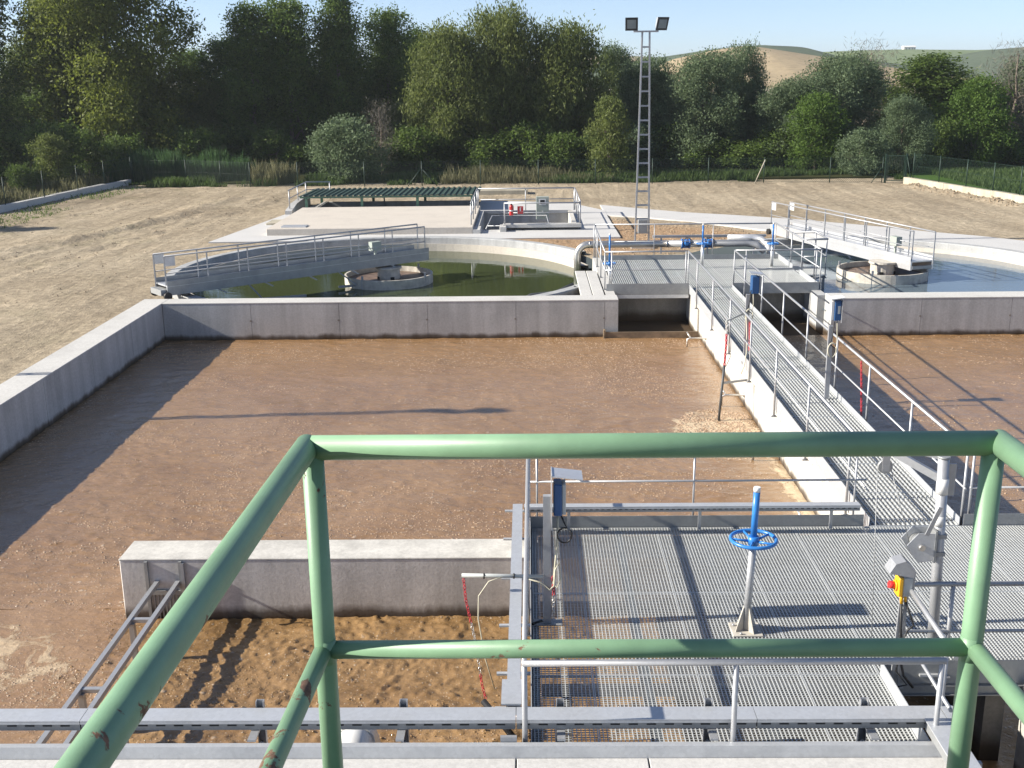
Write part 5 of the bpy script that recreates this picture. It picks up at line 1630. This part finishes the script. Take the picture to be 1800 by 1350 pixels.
species('tall_a', 'leaf_dark', 31, 5.0, 11.5, lobeset(31, 5.0, 11.5, 22, .08, .16, .25, 1.1, 'spire'), 1500, 20, .25, .20, .092, .3, .18, inner=.6)
species('tall_b', 'leaf_dark', 32, 5.6, 11.0, lobeset(32, 5.6, 11.0, 22, .05, .16, .24, 1.1, 'dome'), 1550, 20, .25, .20, .092, .3, .18, inner=.6)
species('silver_a', 'leaf_silver', 41, 6.8, 8.4, lobeset(41, 6.8, 8.4, 24, .08, .13, .21, 1.0), 1750, 20, .25, .17, .10, .1, .16, inner=.6)
species('silver_b', 'leaf_silver', 42, 7.2, 8.0, lobeset(42, 7.2, 8.0, 26, .06, .12, .20, 1.0), 1800, 20, .25, .17, .10, .1, .16, inner=.6)
species('bright', 'leaf_bright', 51, 4.8, 6.0, lobeset(51, 4.8, 6.0, 16, .10, .16, .24, 1.0), 950, 18, .22, .17, .095, .1, .12)
species('twig', 'twig_brown', 61, 5.0, 8.0, lobeset(61, 5.0, 8.0, 14, .2, .16, .26, 1.1), 420, 7, .40, .55, .022, -.4, .14, bare=True)
species('bush', 'leaf_dark', 71, 3.0, 2.4, lobeset(71, 3.0, 2.4, 12, .15, .16, .26, .8), 420, 12, .16, .16, .08, .0, .05)
species('silver_bush', 'leaf_silver', 72, 4.4, 3.6, lobeset(72, 4.4, 3.6, 18, .12, .14, .22, .85), 900, 13, .18, .17, .09, .1, .08)
species('gum_small', 'leaf_eucalyptus', 23, 2.8, 4.6, lobeset(23, 2.8, 4.6, 14, .06, .18, .27, 1.1), 560, 12, .20, .22, .07, .5, .08)

def tree(key, x, y, h, label, group=None, cat='tree', w=None, z=.8, name=None):
    cm, tm, w0, h0 = SPEC[key]
    o = bpy.data.objects.new(name or {'olive': 'olive_tree', 'gum_a': 'gum_tree', 'gum_b': 'gum_tree', 'gum_small': 'gum_tree', 'tall_a': 'tall_tree', 'tall_b': 'tall_tree', 'silver_a': 'silver_tree', 'silver_b': 'silver_tree', 'bright': 'leafy_tree', 'twig': 'bare_tree', 'bush': 'shrub', 'silver_bush': 'silver_shrub'}[key], None)
    COL.objects.link(o)
    o.location = (x, y, z)
    sz = (h - z + .8) / h0 if False else h / h0
    sx = (w / w0) if w else sz
    o.scale = (sx, sx, sz)
    o.rotation_euler = (0, 0, rnd.uniform(0, 6.28))
    tag(o, label, cat, group)
    for nm, me in (('crown', cm), ('trunk' if cat == 'tree' else 'stem', tm)):
        c = bpy.data.objects.new(nm, me)
        COL.objects.link(c)
        c.parent = o
    return o
ORD = ['first', 'second', 'third', 'fourth', 'fifth', 'sixth']
MARKS = [(-33, 'at the far left edge'), (-24, 'behind the big olive tree'), (-17, 'behind the reeds'), (-12.5, 'under the double topped tree'), (-8.5, 'near the round grey bush'), (-4, 'by the left gum tree'), (.5, 'below the middle gum tree'), (5.5, 'below the right gum tree'), (9.5, 'behind the light mast'), (14, 'right of the light mast'), (18.5, 'by the bright green tree'), (23, 'near the yard gate'), (28, 'behind the meadow grass'), (99, 'at the far right edge')]
SEEN = {}
def where(x, key):
    m = [s for lim, s in MARKS if x < lim][0]
    k = SEEN.get((key, m), 0)
    SEEN[(key, m)] = k + 1
    return ORD[k] + ' from the left ' + m
T = [
 ('olive', -27.6, 76, 14.2, 'big yellow olive coloured tree, the largest, at the upper left', 13.0),
 ('tall_a', -35.4, 74, 13.0, 'dark green tree at the left edge beside the big yellow olive tree', 6.5),
 ('tall_b', -31.5, 78, 12.0, 'dark tree half hidden just left behind the big yellow olive tree', 6.0),
 ('tall_b', -21.0, 80, 8.6, 'dark tree in the dip just right behind the big yellow olive tree', 6.0),
 ('tall_a', -18.3, 76, 10.6, 'leafy tall tree left of the double topped tree', 5.4),
 ('tall_b', -16.0, 77, 11.0, 'tall green tree with a double top against the sky', 6.2),
 ('tall_a', -12.7, 78, 11.5, 'tall pointed dark tree cut by the upper picture edge', 5.0),
 ('tall_b', -9.6, 80, 10.4, 'slim pointed tree left of the broad gum trees', 5.2),
 ('tall_a', -7.9, 83, 9.2, 'low pointed tree in the gap left of the gum trees', 4.2),
 ('gum_a', -5.0, 74, 8.9, 'left of the three broad drooping gum trees', 6.0),
 ('gum_b', -1.6, 75, 10.1, 'middle and highest of the three broad drooping gum trees', 6.8),
 ('gum_a', 2.4, 75, 9.0, 'right of the three broad drooping gum trees', 6.4),
 ('gum_small', 4.8, 66.6, 4.6, 'small drooping tree standing left of the light mast by the fence', 2.8),
 ('silver_a', 6.2, 80, 7.8, 'silver green tree top left behind the light mast', 4.4),
 ('silver_b', 8.3, 77, 7.0, 'grey green tree directly behind the light mast', 5.0),
 ('silver_a', 11.4, 74, 7.2, 'large silver leaved tree right of the light mast', 6.0),
 ('silver_b', 14.2, 76, 7.7, 'silver leaved tree with a pointed tip against the tan field', 3.8),
 ('silver_a', 16.9, 72.5, 5.6, 'lower silver tree in front of the tan field', 5.2),
 ('silver_b', 20.2, 74, 6.9, 'broad silver tree right of the tan field', 6.6),
 ('bright', 17.8, 69.8, 4.6, 'fresh bright green tree low in the right wood', 4.2),
 ('silver_a', 22.6, 68.5, 4.4, 'small silver tree beside the yard gate', 3.6),
 ('twig', 23.6, 79, 7.9, 'brown bare tree below the farm building on the hill', 5.5),
 ('tall_a', 26.6, 76, 6.9, 'rounded dark tree at the right under the green hill', 7.5),
 ('bright', 28.4, 72, 5.4, 'bright green tree low at the right above the meadow', 4.4),
 ('twig', 31.4, 74, 7.6, 'brown bare tree near the right edge', 5.5),
 ('silver_b', 34.6, 77, 7.0, 'grey tree at the right edge of the view', 6.5),
 ('gum_b', 23.4, 84, 6.8, 'dim tree behind the bare brown tree', 6.0),
]
for k, x, y, h, lab, w in T:
    tree(k, x, y, h, lab, w=w, group=None)
tree('twig', -9.0, 69.5, 4.6, 'pale leafless shrub with thin upright branches right of the round grey bush', None, 'tree', 2.6)
tree('silver_bush', -10.6, 66.4, 3.6, 'round grey green bush standing alone behind the back fence', None, 'bush', 4.8)
tree('silver_bush', 19.6, 66.4, 2.6, 'grey green bush at the foot of the trees left of the gate', None, 'bush', 3.2)
tree('bush', -28.6, 67.0, 3.6, 'dark round bush behind the left end of the back fence', None, 'bush', 4.6)
tree('bush', -24.9, 68.6, 2.7, 'low dark bush at the foot of the big olive tree', None, 'bush', 3.6)
tree('bush', -32.6, 63.0, 3.6, 'leafy bush at the left edge behind the faint fence', None, 'bush', 5.0)
tree('gum_small', -27.2, 64.0, 3.0, 'light green sapling behind the faint left fence', None, 'bush', 2.4)
r3 = random.Random(5)
# the wood behind and below the named trees
x = -44
while x < 44:
    left_side = x < 5
    h = r3.uniform(7.6, 9.2) if left_side else r3.uniform(4.2, 5.2)
    if -24.5 < x < -19.5:
        h = 6.5
    tree(r3.choice(['tall_a', 'tall_b', 'gum_b']) if left_side else r3.choice(['tall_a', 'silver_b', 'tall_b']), x, r3.uniform(85, 93), h,
         'dense dark tree behind the front row, ' + where(x, 'back'), 'trees filling the back of the wood', w=h * .72)
    x += r3.uniform(3.2, 4.4)
x = -40
while x < 42:
    tree(r3.choice(['bush', 'bush', 'silver_bush', 'bush']) if x > 4 else 'bush', x, r3.uniform(70.5, 75), r3.uniform(1.6, 3.2),
         'low shaded shrub, ' + where(x, 'shrub'), 'low shrubs at the foot of the wood', 'shrub', w=r3.uniform(3.2, 4.6))
    x += r3.uniform(1.7, 2.7)
x = -38
while x < 42:
    tree(r3.choice(['tall_b', 'tall_a', 'gum_b']), x, r3.uniform(76, 82), r3.uniform(4.2, 5.8),
         'dark young tree in the shaded wood, ' + where(x, 'young'), 'young trees inside the wood', w=r3.uniform(3.6, 4.8))
    x += r3.uniform(2.2, 3.2)
for x, y, h, q in ((-37, 66, 9, 'farthest'), (-41, 57, 8, 'second farthest'), (-35, 52.5, 6.0, 'middle'), (-31.5, 45.6, 6.0, 'second nearest'), (-29.5, 42.0, 4.5, 'nearest')):
    tree('tall_a', x, y, h, q + ' tree beyond the left edge of the view shading the kerb', 'trees left of the yard', w=h * .5)
NTH = ['nearest', 'second nearest', 'third nearest', 'fourth nearest', 'fifth nearest', 'sixth nearest', 'seventh nearest', 'eighth nearest', 'ninth nearest', 'tenth nearest', 'eleventh nearest', 'twelfth nearest', 'second farthest', 'farthest']
for i in range(14):
    tree('bush', r3.uniform(-31, -26.4), 52 + i * 1.05, r3.uniform(.8, 1.7), NTH[i] + ' of the low bushes outside the faint left fence', 'low bushes outside the left fence', 'shrub', w=r3.uniform(1.6, 2.6))

def blades(name, mat, seed, n, pos, hlo, hhi, wd, lean, label, cat='grass'):
    rg = np.random.default_rng(seed)
    p = pos(rg, n)
    h = rg.uniform(hlo, hhi, n)
    if p.shape[1] > 2:
        h = h * p[:, 2]
    a = rg.uniform(0, 6.28, n)
    dx = np.cos(a) * lean * h; dy = np.sin(a) * lean * h
    b = rg.uniform(0, 6.28, n)
    wx = np.cos(b) * wd; wy = np.sin(b) * wd
    z = ground_h(p[:, 0], p[:, 1]) - .03
    z = np.where((p[:, 1] > 65) | (p[:, 0] > 23), .85, z)
    v = np.stack([np.stack([p[:, 0] - wx, p[:, 1] - wy, z], -1), np.stack([p[:, 0] + wx, p[:, 1] + wy, z], -1),
                  np.stack([p[:, 0] + dx * .45 + wx * .8, p[:, 1] + dy * .45 + wy * .8, z + h * .6], -1), np.stack([p[:, 0] + dx, p[:, 1] + dy, z + h], -1)], 1).reshape(-1, 3)
    t = np.repeat(np.clip(rg.normal(.5, .25, n), 0, 1), 4)
    o = link(name, quads(name, v, np.arange(len(v)).reshape(-1, 4), mat, False, t), 'stuff')
    if label:
        o['label'] = label
        o['category'] = cat
    return o
def area(x0, x1, y0, y1, thr=.0, sc=1.0, seed=1):
    def f(rg, n):
        P = np.stack([rg.uniform(x0, x1, n * 3), rg.uniform(y0, y1, n * 3)], -1)
        d = fbm(P[:, 0] * sc, P[:, 1] * sc, 3, seed)
        P = P[d > thr][:n]
        d = fbm(P[:, 0] * sc * 1.7, P[:, 1] * sc * 1.7, 2, seed + 3)
        while len(P) < n:
            P = np.concatenate([P, P])[:n]
            d = np.concatenate([d, d])[:n]
        return np.column_stack([P, .4 + d])
    return f
blades('reed_bed', 'reed_green', 1, 12000, area(-25.2, -16.8, 66.4, 68.8, .33, .5, 2), .9, 1.8, .035, .22, 'dense bed of green reeds below the big olive tree', 'reeds')
blades('dry_grass', 'grass_dry', 2, 700, area(-16.2, -13.2, 64.4, 66.0, .45, .9, 4), .5, 1.3, .022, .3, 'tall dry grass behind the fence right of the reeds')
blades('dry_grass', 'grass_dry', 3, 2400, area(-5.0, 5.0, 64.2, 66.6, .46, .5, 6), .3, .9, .022, .3, 'strip of dry grass behind the fence under the gum trees')
blades('weeds', 'grass_green', 4, 16000, area(-22, 22, 64.0, 67.6, .50, .4, 9), .15, .55, .03, .4, 'green weeds along the foot of the back fence')
blades('meadow_grass', 'grass_green', 5, 30000, area(23.5, 42, 48, 68, .30, .3, 12), .15, .40, .03, .4, 'bright green grass beyond the right fence')
blades('weeds', 'leaf_bright', 6, 1500, area(-24.6, -22.0, 46, 66, .35, .35, 15), .06, .20, .02, .6, 'thin weeds along the left kerb wall')
blades('dry_grass', 'grass_dry', 7, 7000, area(-34, -24.8, 46, 68, .45, .4, 19), .3, .8, .022, .35, 'dry grass outside the left fence')

# loose stones on the fill between the round tank and the pavement
def stones(name, n, pos, lo, hi, seed, mat, label):
    rg = np.random.default_rng(seed)
    P = pos(rg, n)
    m = len(P)
    base = np.array([(1, 0, 0), (-1, 0, 0), (0, 1, 0), (0, -1, 0), (0, 0, .8), (0, 0, -.8)], float)
    sz = rg.uniform(lo, hi, (m, 1, 1)) * rg.uniform(.6, 1.3, (m, 6, 3))
    z = ground_h(P[:, 0], P[:, 1])
    v = base[None] * sz
    a = rg.uniform(0, 6.28, m)
    ca, sa = np.cos(a)[:, None], np.sin(a)[:, None]
    x = v[:, :, 0] * ca - v[:, :, 1] * sa; y = v[:, :, 0] * sa + v[:, :, 1] * ca
    V = np.stack([x + P[:, 0:1], y + P[:, 1:2], v[:, :, 2] + z[:, None]], -1).reshape(-1, 3)
    F = np.array([(0, 2, 4), (2, 1, 4), (1, 3, 4), (3, 0, 4), (2, 0, 5), (1, 2, 5), (3, 1, 5), (0, 3, 5)])
    Q = (F[None] + (np.arange(m) * 6)[:, None, None]).reshape(-1, 3)
    o = link(name, quads(name, V, Q, mat, False), 'stuff')
    o['label'] = label
    o['category'] = 'stones'
simple('stone', (.36, .27, .175), .9, 0, .45, 9, 0)
simple('clod', (.30, .235, .16), .95, 0, .4, 9, 0)
def fill_area(rg, n):
    P = np.stack([rg.uniform(-6, 9, n * 4), rg.uniform(36.2, 48.0, n * 4)], -1)
    ok = (np.hypot(P[:, 0] - LC[0], P[:, 1] - LC[1]) > LRO + .15) & (np.hypot(P[:, 0] - RC[0], P[:, 1] - RC[1]) > RRO + .2) & (P[:, 1] > 36.1)
    ok &= ~((P[:, 1] > 41.4) & (P[:, 0] < 3.7)) & (P[:, 1] < 48.3 - (P[:, 0] - 3.4) * .78)
    return P[ok][:n]
stones('stones', 2200, fill_area, .015, .048, 4, 'stone', 'loose stones on the reddish fill behind the round tanks')
def kerb_area(rg, n):
    t = rg.uniform(0, 1, n)
    return np.stack([20.3 + t * 2.0 + rg.normal(size=n) * .35, 60.6 - t * 10 + rg.normal(size=n) * .3], -1)
stones('clods', 420, kerb_area, .02, .08, 6, 'clod', 'earth clods along the right kerb wall')
def yard_area(rg, n):
    P = np.stack([rg.uniform(-24, 20, n * 2), rg.uniform(30, 63, n * 2)], -1)
    ok = np.array([not in_hole(a, b) for a, b in P]) & ~((P[:, 0] > -12.5) & (P[:, 0] < 19) & (P[:, 1] < 57))
    return P[ok][:n]
stones('yard_stones', 1500, yard_area, .015, .05, 8, 'clod', 'scattered small stones and clods on the dirt yard')

# thin summer haze: one closed box round the camera and the whole place
m = bpy.data.materials.new('haze')
m.use_nodes = True
m.node_tree.nodes.clear()
ho = m.node_tree.nodes.new("ShaderNodeOutputMaterial")
hv = m.node_tree.nodes.new("ShaderNodeVolumePrincipled")
hv.inputs['Color'].default_value = (.86, .93, 1.0, 1)
hv.inputs['Density'].default_value = 0.0003
hv.inputs['Anisotropy'].default_value = .2
m.node_tree.links.new(hv.outputs[0], ho.inputs['Volume'])
MAT['haze'] = m
MB().box(-3300, 3300, -1500, 4300, -2.0, 40.0).build('haze', 'haze', None, 'stuff')

# froth bubbles floating in drifting streaks: real little domes that catch the sun
def bubbles(name, n, x0, x1, y0, y1, lo, hi, seed, hf, mat, label, thr, keep=None):
    rg = np.random.default_rng(seed)
    P = np.stack([rg.uniform(x0, x1, n * 6), rg.uniform(y0, y1, n * 6)], -1)
    w = fbm(P[:, 0] * .5, P[:, 1] * .5, 3, seed)
    d = fbm(P[:, 0] * .42 + w * 2.2, P[:, 1] * 1.25 + w * 1.5 + P[:, 0] * .25, 4, seed + 2)
    ok = (d > thr) & (rg.uniform(0, 1, len(P)) < np.clip((d - thr) * 9, .08, 1)) | (rg.uniform(0, 1, len(P)) < .05)
    if keep is not None:
        ok &= keep(P[:, 0], P[:, 1])
    P = P[ok][:n]
    m = len(P)
    k = 6
    a = np.linspace(0, 2 * np.pi, k, endpoint=False)
    base = np.concatenate([np.stack([np.cos(a), np.sin(a), a * 0 - .1], -1), np.stack([.62 * np.cos(a + .5), .62 * np.sin(a + .5), a * 0 + .5], -1), [[0, 0, .72]]])
    r = lo + (hi - lo) * rg.uniform(0, 1, m) ** 2.6
    sx_ = rg.uniform(.8, 1.5, m)
    z = hf(P[:, 0], P[:, 1])
    V = np.stack([base[None, :, 0] * (r * sx_)[:, None] + P[:, 0:1], base[None, :, 1] * r[:, None] + P[:, 1:2], base[None, :, 2] * r[:, None] * .8 + z[:, None]], -1).reshape(-1, 3)
    F = []
    for i in range(k):
        j = (i + 1) % k
        F += [(i, j, k + i), (j, k + j, k + i), (k + i, k + j, 2 * k)]
    F = np.array(F)
    Q = (F[None] + (np.arange(m) * (2 * k + 1))[:, None, None]).reshape(-1, 3)
    o = link(name, quads(name, V, Q, mat, True), 'stuff')
    o['label'] = label
    o['category'] = 'froth'
simple('bubble', (.44, .32, .22), .12, 0, .25, 20)
simple('bubble_brown', (.30, .190, .092), .12, 0, .3, 20)
bubbles('bubbles', 22000, -9.7, 4.5, 13.7, 28.8, .004, .018, 3, pool_h, 'bubble', 'pale froth bubbles drifting in streaks on the left brown pool', .52)
bubbles('bubbles', 5000, 5.7, 14.0, 15.0, 28.7, .005, .020, 5, lambda x, y: pool_h(x + 60, y), 'bubble', 'pale froth bubbles on the right brown pool', .53)
bubbles('bubbles', 4500, -5.6, 1.6, 8.3, 13.0, .004, .016, 7, churn_h, 'bubble_brown', 'wet brown bubbles on the churning channel', .46)
bubbles('bubbles', 3500, -9.7, -5.2, 8.3, 13.6, .004, .015, 9, churn_h, 'bubble', 'pale froth bubbles left of the low steel frame', .50)
bubbles('bubbles', 3000, 2.5, 4.5, 16.0, 22.5, .006, .030, 11, pool_h, 'bubble', 'thick tan froth bubbles by the bright divider wall', .40, lambda x, y: ((x - 3.8) / .9) ** 2 + ((y - 20.6) / 1.6) ** 2 < 1)
